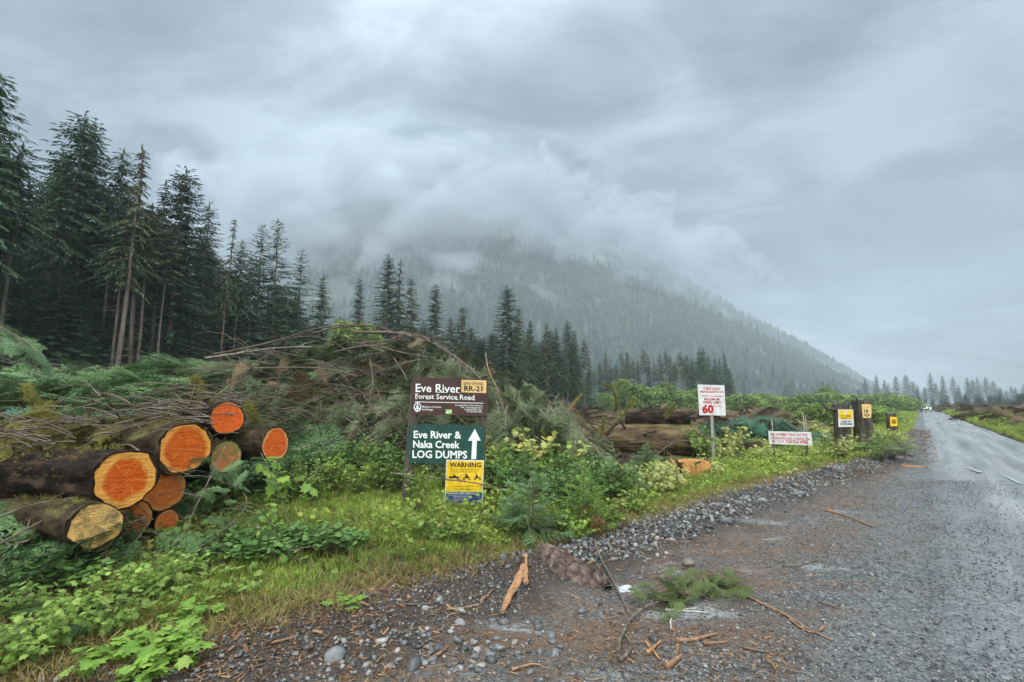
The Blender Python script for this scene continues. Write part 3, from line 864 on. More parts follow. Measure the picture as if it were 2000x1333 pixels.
FAR = 'hazy conifers far beyond the end of the road'
for px, py in [(1710, 733), (1726, 742), (1735, 748), (1748, 735), (1767, 732), (1782, 745), (1792, 752), (1815, 729), (1826, 748), (1840, 734), (1860, 736), (1872, 752), (1888, 738), (1898, 742), (1907, 738), (1924, 737), (1938, 744), (1951, 758), (1974, 754), (1999, 750), (2020, 745)]:
    lab = 'grey hazy conifer on the far skyline beyond the road end'
    if px == 1815: lab = 'hazy conifer with the highest pointed top, above the white car'
    if px == 1974: lab = 'small lone hazy conifer spire at the far right of the skyline'
    if px == 1999: lab = 'dark hazy conifer cut by the right edge of the photo'
    put_tree(rt.choice(['spruce', 'narrow', 'olive']), px, py, rt.uniform(440, 480), lab, FAR, rt.uniform(1.3, 1.8))
for i in range(46):
    px = rt.uniform(1400, 2030); py = rt.uniform(756, 772) if px > 1690 else rt.uniform(738, 765)
    put_tree(rt.choice(['spruce', 'narrow', 'young']), px, py, rt.uniform(360, 430), 'small hazy conifer in the low distant tree line', 'distant low tree line', rt.uniform(1.0, 1.6))
for i in range(34):
    px = rt.uniform(1730, 2030); py = rt.uniform(771, 784) - (4 if px > 1850 else 0)
    put_tree('young', px, py, rt.uniform(150, 230), 'young dark green conifer in the thicket at the road end', 'young conifer thicket at the road end', rt.uniform(1.2, 1.8))

# ------------------------------------------------------------------ leaves and shrubs
def leaf_lobed(L=.1, n=5, fold=.25, droop=.3):
    """palm-lobed leaf in the XY plane, stalk end at the origin, pointing +Y"""
    if n == 5:
        out = [(.04, -.02), (.30, -.10), (.26, .10), (.52, .22), (.34, .38), (.42, .70), (.20, .66), (0, 1.0)]
    else:
        out = [(.05, 0), (.42, .02), (.40, .26), (.55, .48), (.28, .52), (.22, .80), (0, 1.05)]
    right = np.array(out); left = right[:-1][::-1] * [-1, 1]
    P = np.concatenate([right, left])
    z = -fold * np.abs(P[:, 0]) - droop * P[:, 1] ** 2 * .5
    V = np.concatenate([[[0, .35, -droop * .06]], np.stack([P[:, 0], P[:, 1], z], 1)]) * L
    k = len(P)
    return Geo().add(V, [(0, 1 + i, 1 + (i + 1) % k) for i in range(k)])

def leaf_oval(L=.06, w=.45, fold=.3, droop=.35):
    ys = np.array([0, .3, .65, 1.0]); ws = np.array([0.03, w * .5, w * .42, 0.0])
    V = []
    for y, q in zip(ys, ws):
        zz = -droop * y * y * .5
        V += [(-q, y, zz - fold * q), (0, y, zz), (q, y, zz - fold * q)]
    f = []
    for i in range(3):
        a = i * 3
        f += [(a, a + 1, a + 4, a + 3), (a + 1, a + 2, a + 5, a + 4)]
    return Geo().add(np.array(V) * L, None, f)

def leaf_trio(L=.07):
    g = Geo()
    for a, s in ((0, 1), (1.2, .8), (-1.2, .8)):
        g.join(leaf_oval(L * s, .6), rotm(np.array([a]))[0], (0, L * .25, 0))
    return g

def shrub(seed, H, spread, leaf, nst, nlf, leaf_s=(.7, 1.3), stem_r=.006, low=.25, arch=.5, tilt=.45):
    rs = np.random.default_rng(seed)
    st, lf = Geo(), Geo()
    for i in range(nst):
        a = rs.uniform(0, 6.283); r = spread * math.sqrt(rs.random()); hh = H * rs.uniform(.55, 1.0) * (1 - .25 * (r / spread) ** 2)
        p0 = np.array([math.cos(a), math.sin(a), 0]) * r * .25
        p2 = np.array([math.cos(a) * r, math.sin(a) * r, hh])
        p1 = np.array([math.cos(a) * r * .45, math.sin(a) * r * .45, hh * (.5 + .3 * arch)])
        P = curve_pts([p0 - [0, 0, .05], p1, p2], 8)
        tube(st, P, np.linspace(stem_r, stem_r * .35, 8), 4, cap=False)
        t = rs.uniform(low, 1, nlf); t[0] = 1
        base = np.stack([np.interp(t, np.linspace(0, 1, 8), P[:, k]) for k in range(3)], 1)
        yaw = rs.uniform(0, 6.283, nlf)
        sc = rs.uniform(leaf_s[0], leaf_s[1], nlf) * (1.1 - .3 * t)
        off = np.stack([-np.sin(yaw), np.cos(yaw), rs.uniform(-.2, .5, nlf)], 1) * (rs.uniform(.01, .06, nlf) * H)[:, None]
        Ms = rotm(yaw, rs.normal(.05, tilt, nlf), rs.normal(0, tilt, nlf)) * sc[:, None, None]
        lf.scatter(leaf, Ms, base + off)
    return st, lf

SHRUB = {}
def shrub_proto(key, mat, stemmat='twig', **kw):
    st, lf = shrub(**kw)
    SHRUB[key] = (st.mesh('stems', M[stemmat]), lf.mesh('leaves', M[mat]))
shrub_proto('thimble', 'leaf_shrub', seed=1, H=.75, spread=.42, leaf=leaf_lobed(.10), nst=16, nlf=11)
shrub_proto('thimble_tall', 'leaf_shrub', seed=2, H=1.15, spread=.5, leaf=leaf_lobed(.095), nst=18, nlf=13)
shrub_proto('salmon', 'leaf_shrub', seed=3, H=1.0, spread=.5, leaf=leaf_trio(.062), nst=22, nlf=16)
shrub_proto('pale', 'leaf_pale', seed=4, H=.85, spread=.55, leaf=leaf_lobed(.115), nst=18, nlf=11, low=.35)
shrub_proto('pale_low', 'leaf_pale', seed=5, H=.5, spread=.6, leaf=leaf_lobed(.105), nst=20, nlf=9, low=.3)
shrub_proto('green_low', 'leaf_dark', seed=6, H=.32, spread=.34, leaf=leaf_oval(.085, .75), nst=26, nlf=7, low=.4, tilt=.3)
shrub_proto('bright', 'leaf_bright', seed=7, H=.30, spread=.30, leaf=leaf_lobed(.125), nst=11, nlf=6, low=.5, tilt=.3)
shrub_proto('bright_tall', 'leaf_bright', seed=8, H=.7, spread=.30, leaf=leaf_lobed(.13), nst=7, nlf=5, low=.45, tilt=.5)
shrub_proto('dark_tall', 'leaf_dark', seed=9, H=1.1, spread=.55, leaf=leaf_trio(.07), nst=24, nlf=16)
shrub_proto('brown', 'leaf_brown', seed=10, H=.6, spread=.22, leaf=leaf_oval(.07, .4), nst=12, nlf=12)
def put_shrub(key, px, py, name, label, group, s=1.0, cat='shrub', stretch=1.0, z=None):
    p = gnd(px, py) if z is None else np.append(at(px, py, z)[:2], 0)
    p[2] = float(h(p[0], p[1]))
    o = empty(name, (p[0], p[1], p[2] - .02), label, cat, group, rng.uniform(0, 6.28))
    pxx = CX + p[0] / p[1] * F
    if 1430 < pxx < 1610 and 8.8 < p[1] < 14.3: s, stretch = s * .62, min(stretch, .85)   # the plants stay low below the advisory sign
    k = s * rng.uniform(.85, 1.15)
    o.scale = (k, k, k * stretch)
    for nm, me in zip(('stems', 'leaves'), SHRUB[key]):
        c = bpy.data.objects.new(nm, me); COL.objects.link(c); c.parent = o
    return o

# ------------------------------------------------------------------ boughs and slash
def bough(seed, L=1.2, ntw=22, nn=10, wid=.34, nl=.05, droop=.25, twigr=.006, nw=.18):
    """fallen conifer bough along +Y: stem (slot 1) with flat side twigs of needles (slot 0)"""
    rs = np.random.default_rng(seed)
    g = Geo()
    t = np.linspace(0, 1, 9)
    P = np.stack([.10 * L * np.sin(t * 2.2 + rs.uniform(0, 3)) - .10 * L * math.sin(0), t * L, -droop * L * t ** 2], 1)
    P -= P[0]
    tube(g, P, np.linspace(twigr * 1.6, twigr * .4, 9), 4, m=1, cap=False)
    for i in range(ntw):
        tt = .1 + .9 * (i + rs.uniform(0, 1)) / ntw
        b = np.array([np.interp(tt, t, P[:, k]) for k in range(3)])
        for sg in (-1, 1):
            a = rs.uniform(.55, .95) * sg
            Lt = wid * L * (1.05 - tt) ** .7 * rs.uniform(.7, 1.2) + .05 * L
            d = np.array([math.sin(a), math.cos(a), rs.uniform(-.45, .12)]); d /= np.linalg.norm(d)
            q = np.linspace(.05, 1, nn)
            pp = b + np.outer(q * Lt, d); pp[:, 2] -= droop * Lt * q ** 2
            nl_ = nl * L * (1.1 - .4 * q) * rs.uniform(.8, 1.2, nn)
            s = np.cross(d, [0, 0, 1.0]); s /= np.linalg.norm(s)
            for s2 in (-1, 1):
                D = d * .75 + s * s2 * .65 + np.array([0, 0, 1.0]) * rs.uniform(-.25, .25, nn)[:, None]
                D = D / np.linalg.norm(D, axis=1, keepdims=True)
                w = np.cross(D, [0, 0, 1.0]); w /= np.linalg.norm(w, axis=1, keepdims=True) + 1e-9
                V = np.stack([pp - w * (nl_ * nw)[:, None], pp + w * (nl_ * nw)[:, None], pp + D * nl_[:, None]], 1)
                g.add(V.reshape(-1, 3), np.arange(nn * 3).reshape(-1, 3), None, 0)
            # the twig itself as a slim blade so that it never breaks up
            w = s * (.010 * L)
            g.add([b - w * .6, b + w * .6, pp[-1]], [(0, 1, 2)], None, 0)
    return g
BOUGH = [bough(s, 1.3, 16, 7, .36, .075, .25, .007, .2) for s in (1, 2, 3)]
FINE = [bough(s, 1.0, 22, 12, .38, .05, .22, .006, .14) for s in (11, 12)]

def surf_n(x, y, e=.15):
    return np.stack([-(h(x + e, y) - h(x - e, y)) / (2 * e), -(h(x, y + e) - h(x, y - e)) / (2 * e), np.ones_like(x)], -1)

def lay_boughs(g, x, y, yaw, s, lift, rs, protos=BOUGH, pitch=0.0, pj=.2):
    """boughs lying along the ground's slope"""
    z = h(x, y) + lift
    n = surf_n(x, y, .3)
    slope_f = -(n[:, 0] * -np.sin(yaw) + n[:, 1] * np.cos(yaw))
    pit = np.arctan(slope_f) + pitch + rs.normal(0, pj, len(x))
    Ms = rotm(yaw, pit, rs.normal(0, .45, len(x))) * s[:, None, None]
    for i in range(len(protos)):
        q = slice(i, None, len(protos))
        g.scatter(protos[i], Ms[q], np.stack([x[q], y[q], z[q]], 1))

def twig_field(g, x, y, yaw, L, lift, rs, r=.008, arc=.35):
    for i in range(len(x)):
        l = L[i]; k = 5
        t = np.linspace(0, 1, k)
        d = np.array([-math.sin(yaw[i]), math.cos(yaw[i])])
        bend = rs.normal() * .25
        px = x[i] + d[0] * t * l + d[1] * bend * l * t * t; py = y[i] + d[1] * t * l - d[0] * bend * l * t * t
        pz = h(px, py) * .6 + float(h(x[i], y[i])) * .4 + lift[i] + arc * l * (t - t * t) * 4 * rs.uniform(-.2, .6) + t * l * rs.normal(0, .18)
        tube(g, np.stack([px, py, pz], 1), np.linspace(r, r * .4, k) * rs.uniform(.6, 1.6), 3, cap=False)

rs = np.random.default_rng(5)
def region(k, px0, px1, Y0, Y1, cond=None):
    """random ground points spread over a wedge of the view"""
    Y = rs.uniform(Y0, Y1, k); px = rs.uniform(px0, px1, k)
    x = (px - CX) / F * Y * 1.0
    m = veg_d(x, Y) > .8
    if cond is not None: m &= cond(x, Y)
    return x[m], Y[m]

# green boughs heaped over the left field
g = Geo()
x, y = region(3000, -120, 700, 8.0, 21)
yaw = rs.normal(R(100), .45, len(x))
lay_boughs(g, x, y, yaw, rs.uniform(.5, 1.2, len(x)), rs.uniform(.05, .45, len(x)) * (.6 + .8 * (fbm(x * .6, y * .9, 91, 3) + .5)), rs, pitch=-.05)
tag(g.build('slash_boughs', [M['needle_slash'], M['twig']]), 'green conifer boughs heaped over the clearing behind the log pile', 'slash', kind='stuff')
# fresher bluish boughs just behind the logs
g = Geo()
x, y = region(170, 130, 520, 8.0, 10.2)
lay_boughs(g, x, y, rs.normal(R(110), .6, len(x)), rs.uniform(.6, 1.1, len(x)), rs.uniform(.25, .6, len(x)), rs, FINE)
tag(g.build('fresh_boughs', [M['needle_fresh'], M['twig']]), 'bluish green fresh boughs lying right behind the log pile', 'slash', kind='stuff')
# the tall grey-green heap behind the signs: hanging boughs and bare twigs
g = Geo()
gb3 = Geo()
hx = rs.normal(-3.2, 2.0, 2600); hy = rs.uniform(9.6, 14.5, 2600)
m = (hx > -8.5) & (hx < 1.6); hx, hy = hx[m], hy[m]
lay_boughs(g, hx, hy, rs.normal(R(170), .7, len(hx)), rs.uniform(.3, .85, len(hx)), rs.uniform(.1, .6, len(hx)) * (.5 + 1.2 * (fbm(hx * 1.1, hy * 1.1, 93, 2) + .5)), rs, pitch=-.35, pj=.45)
x2 = rs.uniform(-2.2, 1.4, 480); y2 = rs.uniform(9.3, 12.5, 480)
lay_boughs(g, x2, y2, rs.normal(R(175), .8, len(x2)), rs.uniform(.5, .95, len(x2)), rs.uniform(.2, 1.3, len(x2)), rs, pitch=-.55, pj=.4)
x3 = rs.normal(-3.0, 2.3, 330); y3 = rs.uniform(9.3, 14.0, 330); m = (x3 > -8) & (x3 < 1.5); x3, y3 = x3[m], y3[m]
lay_boughs(gb3, x3, y3, rs.uniform(0, 6.28, len(x3)), rs.uniform(.3, .8, len(x3)), rs.uniform(.2, .8, len(x3)), rs, pitch=-.3, pj=.6)
tag(gb3.build('withered_boughs', [M['needle_brown'], M['twig_grey']]), 'withered brown boughs mixed into the tall slash heap', 'slash', kind='stuff')
tag(g.build('hanging_boughs', [M['needle_hump'], M['twig_grey']]), 'grey green hanging boughs of the tall slash heap behind the road signs', 'slash', kind='stuff')
g = Geo()
x, y = region(750, 440, 1080, 9.0, 14)
twig_field(g, x, y, rs.normal(R(100), .9, len(x)), rs.uniform(.6, 2.2, len(x)), rs.uniform(.2, .8, len(x)), rs, .009)
x, y = region(170, -80, 420, 8, 24)
twig_field(g, x, y, rs.normal(R(100), .7, len(x)), rs.uniform(.6, 2.0, len(x)), rs.uniform(.1, .5, len(x)), rs, .008)
x, y = region(260, 0, 560, 19, 26)
twig_field(g, x, y, rs.normal(R(90), .8, len(x)), rs.uniform(.8, 3, len(x)), rs.uniform(.2, .9, len(x)), rs, .014)
x, y = region(700, 960, 1760, 12, 46, lambda x, y: veg_d(x, y) > 3.0)
twig_field(g, x, y, rs.uniform(0, 6.28, len(x)), rs.uniform(.5, 2.0, len(x)), rs.uniform(.1, .5, len(x)), rs, .010)
tag(g.build('bare_twigs', M['twig']), 'tangle of bare brown twigs among the slash', 'twigs', kind='stuff')
# brown slash of the clearing, thinner with distance
g = Geo()
x, y = region(1500, 940, 1780, 14, 60, lambda x, y: veg_d(x, y) > 3.5)
lay_boughs(g, x, y, rs.uniform(0, 6.28, len(x)), rs.uniform(.6, 1.3, len(x)) * (1 + y / 60), rs.uniform(.0, .4, len(x)), rs)
x, y = region(900, 930, 1790, 60, 160, lambda x, y: veg_d(x, y) > 3.5)
lay_boughs(g, x, y, rs.uniform(0, 6.28, len(x)), rs.uniform(1.2, 2.6, len(x)), rs.uniform(.0, .6, len(x)), rs)
sx = rs.uniform(18, 150, 1700); sy = sx * 1.2 - (3.2 + 1.3 + rs.random(1700) ** 1.5 * 26) / .64
lay_boughs(g, sx, sy, rs.uniform(0, 6.28, 1700), rs.uniform(.6, 1.5, 1700) * (1 + sx / 90), rs.uniform(0, .35, 1700), rs)
tag(g.build('brown_slash', [M['needle_brown'], M['twig']]), 'brown logging slash spread over the clearing', 'slash', kind='stuff')
# dark green drooping boughs between the speed sign and the stumps
g = Geo()
hx = rs.normal(9.2, 1.6, 260); hy = rs.uniform(17.2, 20, 260)
lay_boughs(g, hx, hy, rs.normal(R(170), .9, 260), rs.uniform(.6, 1.2, 260), rs.uniform(.1, .5, 260), rs, FINE, pitch=-.35)
sx = rs.uniform(26, 36, 60); sy = sx * 1.2 - rs.uniform(9, 13, 60)
lay_boughs(g, sx, sy, rs.uniform(0, 6.28, 60), rs.uniform(.8, 1.4, 60), rs.uniform(.1, .4, 60), rs, FINE)
tag(g.build('drooping_boughs', [M['needle_fresh'], M['twig']]), 'bluish green drooping boughs behind the speed limit sign', 'slash', kind='stuff')

# ------------------------------------------------------------------ grass and small leaves on the verge
def blades(k, seed):
    rs_ = np.random.default_rng(seed)
    g = Geo()
    for i in range(k):
        a = rs_.uniform(0, 6.283); L = rs_.uniform(.6, 1.25); b = rs_.uniform(.25, .95); w = rs_.uniform(.018, .035)
        o = rs_.normal(0, .28, 2)
        d = np.array([math.cos(a), math.sin(a)]); s = np.array([-d[1], d[0]]) * w
        V = []
        for t, ww in ((0, 1), (.5, .8), (.82, .45)):
            r = L * b * t * t; z = L * (t - .45 * b * t * t)
            c = o + d * r
            V += [(c[0] - s[0] * ww, c[1] - s[1] * ww, z), (c[0] + s[0] * ww, c[1] + s[1] * ww, z)]
        c = o + d * L * b; V.append((c[0], c[1], L * (1 - .5 * b)))
        g.add(V, [(4, 5, 6)], [(0, 1, 3, 2), (2, 3, 5, 4)])
    return g
TUFT = [blades(14, s) for s in (1, 2, 3)]
def vscatter(g, protos, x, y, s, rs, lift=0.0, tilt=.15):
    z = h(x, y) + lift
    Ms = rotm(rs.uniform(0, 6.28, len(x)), rs.normal(0, tilt, len(x)), rs.normal(0, tilt, len(x))) * s[:, None, None]
    for i in range(len(protos)):
        q = slice(i, None, len(protos))
        g.scatter(protos[i], Ms[q], np.stack([x[q], y[q], z[q]], 1))
def verge(k, lo, hi, y0, y1, power=1.0):
    y = y0 + (y1 - y0) * rs.random(k) ** power
    d = rs.uniform(lo, hi, k)
    return edge_x(y) - d / .72, y, d
g = Geo()
x, y, d = verge(34000, .0, 4.6, 2.6, 15, 1.5)
dens = .5 + fbm(x * .8, y * .8, 101, 3)
px = CX + x / y * F
k_ = (rs.random(len(x)) < np.clip(dens * 1.3, .05, 1)) & (px > 300) & ((px > 470) | (d < 2.4)) & ((px < 900) | (d < 2.6))
x, y, d = x[k_], y[k_], d[k_]
vscatter(g, TUFT, x, y, rs.uniform(.05, .13, len(x)) * np.clip(.5 + d * .6, .45, 1.05), rs)
sx = rs.uniform(8, 90, 3000); sy = sx * 1.2 - (3.4 + rs.random(3000) ** 1.6 * 3.6) / .64
vscatter(g, TUFT, sx, sy, rs.uniform(.14, .34, 3000) * (.7 + sx / 60), rs)
y = rs.uniform(14, 80, 2600); x = edge_x(y) - rs.random(2600) ** 1.4 * 6
vscatter(g, TUFT, x, y, rs.uniform(.15, .32, 2600) * (.8 + y / 60), rs)
tag(g.build('grass', M['grass']), 'yellow green grass growing along the road verge', 'grass', kind='stuff')
g = Geo()
x, y, d = verge(2600, -.05, .55, 2.6, 14, 1.3)
vscatter(g, TUFT, x, y, rs.uniform(.06, .15, len(x)), rs, tilt=.5)
x, y, d = verge(1500, .3, 4.5, 2.3, 9, 1.3)
vscatter(g, TUFT, x, y, rs.uniform(.06, .14, len(x)), rs, tilt=.6)
tag(g.build('dry_grass', M['grass_dry']), 'dry straw coloured grass at the edge of the gravel', 'grass', kind='stuff')
# creeping small leaves
g = Geo()
LO = [leaf_oval(.05, .8), leaf_trio(.04), leaf_lobed(.055)]
x, y, d = verge(20000, .6, 6.0, 2.1, 11, 1.3)
px = CX + x / y * F
q = fbm(x * 1.1, y * 1.1, 111, 3)
k_ = (rs.random(len(x)) < np.where(px < 540, 1.3, .14) * (.55 + 1.4 * q)) & ((px < 900) | (d > 1.4))
x, y = x[k_], y[k_]
vscatter(g, LO, x, y, rs.uniform(.6, 1.7, len(x)), rs, rs.uniform(.02, .15, len(x)), .4)
tag(g.build('creeping_plants', M['leaf_shrub']), 'small creeping leaves covering the bank below the log pile', 'ground cover', kind='stuff')
g = Geo()
x, y, d = verge(9000, .9, 7.5, 2.3, 12, 1.2)
px = CX + x / y * F
k_ = (px < 620) & (rs.random(len(x)) < .5 + fbm(x * 1.5, y * 1.5, 121, 3)); x, y = x[k_], y[k_]
vscatter(g, [Geo().add(np.array([(-.02, 0, 0), (.02, 0, 0), (.0, .1, .03)]) * 1.0, [(0, 1, 2)])], x, y, rs.uniform(.4, 1.2, len(x)), rs, .02, .8)
MOSS = [blades(10, s) for s in (21, 22)]
vscatter(g, MOSS, x, y, rs.uniform(.02, .05, len(x)), rs, .0, .5)
y = 2.1 + rs.random(16000) * 4.2; px = rs.uniform(-60, 560, 16000); x = (px - CX) / F * y
k_ = (veg_d(x, y) > .35) & (rs.random(16000) < .75 + fbm(x * 1.2, y * 1.2, 151, 3)); x, y = x[k_], y[k_]
vscatter(g, MOSS, x, y, rs.uniform(.03, .08, len(x)), rs, .0, .5)
tag(g.build('moss', M['moss']), 'olive moss on the bank below the log pile', 'moss', kind='stuff')
# small mixed weeds and leaves running along the stone edge to the right
g = Geo()
x, y, d = verge(9000, .15, 2.2, 5.5, 24, 1.2)
vscatter(g, LO, x, y, rs.uniform(.6, 1.4, len(x)), rs, rs.uniform(.02, .22, len(x)) * np.clip(d, .2, 1.5), .5)
tag(g.build('verge_weeds', M['grass']), 'low bright weeds along the stony edge of the verge', 'weeds', kind='stuff')

# ------------------------------------------------------------------ shrubs on the verge
def many(key, name, label, group, spots, s=1.0, cat='shrub', st=1.0):
    for px, py in spots: put_shrub(key, px, py, name, label, group, s, cat, st)
put_shrub('thimble', 850, 1062, 'thimbleberry_bush', 'light green thimbleberry bush in front of the yellow warning board', 'thimbleberry bushes on the verge', .80, stretch=.75)
put_shrub('thimble', 908, 1062, 'thimbleberry_bush', 'small light green bush below the right corner of the warning board', 'thimbleberry bushes on the verge', .55)
put_shrub('thimble_tall', 812, 1000, 'thimbleberry_bush', 'tall leafy bush climbing over the lower left corner of the green sign', 'thimbleberry bushes on the verge', .50, stretch=1.5)
put_shrub('bright_tall', 545, 1030, 'large_leaved_plant', 'tall plant with big bright leaves right of the log pile', 'large leaved plants', 1.25)
put_shrub('bright_tall', 520, 1075, 'large_leaved_plant', 'lower plant with big bright leaves in front of the tall one by the logs', 'large leaved plants', .8)
for px, py, lab in [(215, 1312, 'leftmost plant with big lime green lobed leaves at the lower left corner'), (300, 1290, 'middle plant with big lime green lobed leaves near the lower left corner'), (365, 1230, 'plant with yellow green lobed leaves at the top of the lower left cluster'), (262, 1335, 'lowest lime green lobed plant cut by the bottom edge of the photo'), (345, 1300, 'rightmost plant with big lime lobed leaves beside the gravel')]:
    put_shrub('bright', px, py, 'large_leaved_plant', lab, 'lime green plants at the lower left', .75)
put_shrub('bright', 668, 1195, 'large_leaved_plant', 'small round leaved green plant at the gravel edge in the middle of the grass', 'large leaved plants', .5)
many('salmon', 'salmonberry_bush', 'leafy green bush between the log pile and the green sign', 'bushes between the log pile and the road signs', [(600, 975), (650, 965), (700, 970), (745, 962), (610, 990), (560, 985), (770, 968), (720, 945)], .66)
many('dark_tall', 'salmonberry_bush', 'dark leafy bush in the shade left of the sign post', 'bushes between the log pile and the road signs', [(580, 960), (640, 945), (690, 945), (750, 950), (790, 960)], .7)
many('green_low', 'broad_leaved_plant', 'low dark green broad leaved plant on the grass below the log pile', 'broad leaved plants below the logs', [(470, 1100), (505, 1085), (545, 1095), (590, 1078), (625, 1072), (450, 1075), (560, 1070), (665, 1080), (140, 1150), (60, 1150), (180, 1105)], .85)
many('thimble', 'salmonberry_bush', 'pale green leafy bush right of the road signs, before the fallen logs', 'bushes before the fallen logs', [], .85)
for px, Y_, s_ in [(1005, 8.4, 1.0), (1040, 8.8, 1.15), (1075, 8.6, 1.05), (1108, 8.9, 1.1), (1055, 8.0, .85), (975, 8.2, .9), (1135, 8.5, .9)]:
    if px > 1100: s_ *= .75
    put_shrub('pale' if px in (1040, 1108) else 'thimble', px, 0, 'salmonberry_bush', 'pale green leafy bush right of the road signs, before the fallen logs', 'bushes before the fallen logs', s_, stretch=1.15, z=Y_)
many('dark_tall', 'salmonberry_bush', 'dull green bush among the young spruces right of the road signs', 'bushes before the fallen logs', [(1000, 990), (1090, 970), (1160, 960), (1130, 960), (1005, 960), (1075, 985), (1185, 985), (1215, 985), (1110, 1010), (1150, 1000)], .66)
many('thimble', 'thimbleberry_bush', 'low light green leafy bush on the mossy bank at the lower left', 'leafy bushes on the lower left bank', [(40, 1210), (110, 1240), (70, 1290), (160, 1200), (250, 1180), (20, 1320), (310, 1165), (210, 1240), (380, 1130)], .45)
many('thimble', 'thimbleberry_bush', 'light green leafy bush beside the young spruces on the verge', 'leafy bushes by the young spruces', [(985, 1000), (1090, 1035), (1125, 1060), (1195, 1030), (1010, 1015), (1230, 1005)], .55)
r2 = np.random.default_rng(31)
for i in range(34):
    y = r2.uniform(8.2, 16.5); d = r2.uniform(.7, 3.6)
    x = float(edge_x(y)) - d / .72
    key = r2.choice(['pale', 'pale_low', 'thimble', 'pale'])
    if 1455 < CX + x / y * F < 1620 and y < 14.3:
        if y > 11.5: continue
        key = 'pale_low'
    if 1190 < CX + x / y * F < 1410 and y < 13.2:
        if y > 10.0: continue
        key = 'pale_low'
    lab = {'pale': 'yellowish thimbleberry bush on the verge below the speed limit sign', 'pale_low': 'low spreading yellow green bush beside the stony road edge', 'thimble': 'fresh green thimbleberry bush among the yellowing ones'}[key]
    put_shrub(key, CX + x / y * F, 0, 'thimbleberry_bush', lab, 'yellowing bushes along the verge', r2.uniform(.75, 1.1), stretch=1.15, z=y)
for i in range(44):
    y = 7.6 + 7.6 * r2.random(); d = r2.uniform(.55, 3.2); x = float(edge_x(y)) - d / .72; px_ = CX + x / y * F
    if 1290 < px_ < 1400 and y > 10.6: continue
    put_shrub(['pale_low', 'thimble', 'pale_low', 'salmon'][i % 4], px_, 0, 'thimbleberry_bush', 'small low bush in the leafy strip between the fallen logs and the stones', 'low bushes along the verge', r2.uniform(.42, .62), z=y)
for i in range(14):
    y = r2.uniform(13.5, 24); d = r2.uniform(.5, 3.0)
    x = float(edge_x(y)) - d / .72
    put_shrub('pale_low' if i % 3 else 'pale', CX + x / y * F, 0, 'thimbleberry_bush', 'straw yellow bush around the sign stumps', 'yellowing bushes around the stumps', r2.uniform(.6, .95), z=y)
for i in range(9):
    px, py = [(1115, 1000), (1150, 1040), (1190, 985), (1260, 950), (1320, 940), (1285, 965), (1165, 1060), (1380, 925), (1210, 1010)][i]
    put_shrub('brown', px, py, 'withered_fern', 'rust brown withered plant on the verge right of the young spruces', 'withered plants on the verge', .6, 'plant')

# alder bushes in the clearing
def alder(seed, H, Rr, n):
    rs_ = np.random.default_rng(seed)
    st, lf = Geo(), Geo()
    for i in range(9):
        a = rs_.uniform(0, 6.28); r = Rr * rs_.uniform(.2, .8)
        tube(st, curve_pts([(0, 0, -.2), (math.cos(a) * r * .4, math.sin(a) * r * .4, H * .45), (math.cos(a) * r, math.sin(a) * r, H * rs_.uniform(.7, .95))], 6), np.linspace(.05, .01, 6), 4, cap=False)
    th = rs_.uniform(0, 6.28, n); rr = Rr * rs_.random(n) ** .45; zz = H * rs_.uniform(.12, 1, n)
    rr = rr * np.sqrt(np.clip(1.08 - (zz / H) ** 2.2, .02, 1)) * (1 + .35 * fbm(th * 1.3, zz * .9, seed, 2))
    p = np.stack([np.cos(th) * rr, np.sin(th) * rr, zz], 1)
    keep = fbm(p[:, 0] * 1.1 + 7, p[:, 1] * 1.1 + p[:, 2] * 1.3, seed + 3, 2) > -.28
    p = p[keep]
    Ms = rotm(rs_.uniform(0, 6.28, len(p)), rs_.normal(-.2, .5, len(p)), rs_.normal(0, .5, len(p))) * rs_.uniform(.7, 1.5, len(p))[:, None, None]
    lf.scatter(leaf_oval(.24, .7), Ms, p)
    return st.mesh('stems', M['twig_grey']), lf.mesh('leaves', M['leaf_alder'])
SHRUB['alder'] = alder(1, 3.6, 1.9, 2200); SHRUB['alder_b'] = alder(2, 2.6, 2.4, 2000)
def put_alder(px, pyt, Y, lab, w=1.0, key='alder'):
    x = at(px, 700, Y)[0]; z = float(h(x, Y))
    top = at(px, pyt, Y)[2]
    o = empty('alder_bush', (x, Y, z - .1), lab, 'shrub', 'bright green alder bushes in the clearing', rng.uniform(0, 6.28))
    k = (top - z) / (3.6 if key == 'alder' else 2.6)
    o.scale = (k * w, k * w, k)
    for nm, me in zip(('stems', 'leaves'), SHRUB[key]):
        c = bpy.data.objects.new(nm, me); COL.objects.link(c); c.parent = o
for px, py, Y, lab, w, key in [(1213, 740, 92, 'tallest pointed bright green bush before the dark conifer row', .9, 'alder'), (1240, 752, 92, 'rounded bright green bush right of the tallest pointed one', .9, 'alder_b'), (1274, 756, 92, 'left half of the widest bright green bush before the conifer row', .9, 'alder_b'), (1298, 747, 93, 'bright green bush with the higher top below the pale trunks', 1.0, 'alder'), (1325, 762, 90, 'low green bush below the white bare trunk', .9, 'alder_b'), (1354, 760, 92, 'bright green bush touching the left edge of the speed limit sign', 1.0, 'alder'), (1175, 767, 90, 'dull green bush at the left end of the bright bushes', .8, 'alder_b'), (668, 626, 46, 'bright green leafy tree above the slash heap left of the arching branches', .55, 'alder'), (698, 636, 47, 'smaller bright green leafy tree right of the first one above the slash heap', .6, 'alder_b'), (1606, 755, 118, 'tall light green bush in the far bush line above the advisory sign', .9, 'alder')]:
    put_alder(px, py, Y, lab, w, key)
for i in range(26):
    px = 1425 + i * 13 + r2.uniform(-6, 6)
    put_alder(px, r2.uniform(768, 781), r2.uniform(95, 150), 'low light green bush in the far bush line across the clearing', 1.6, 'alder_b')
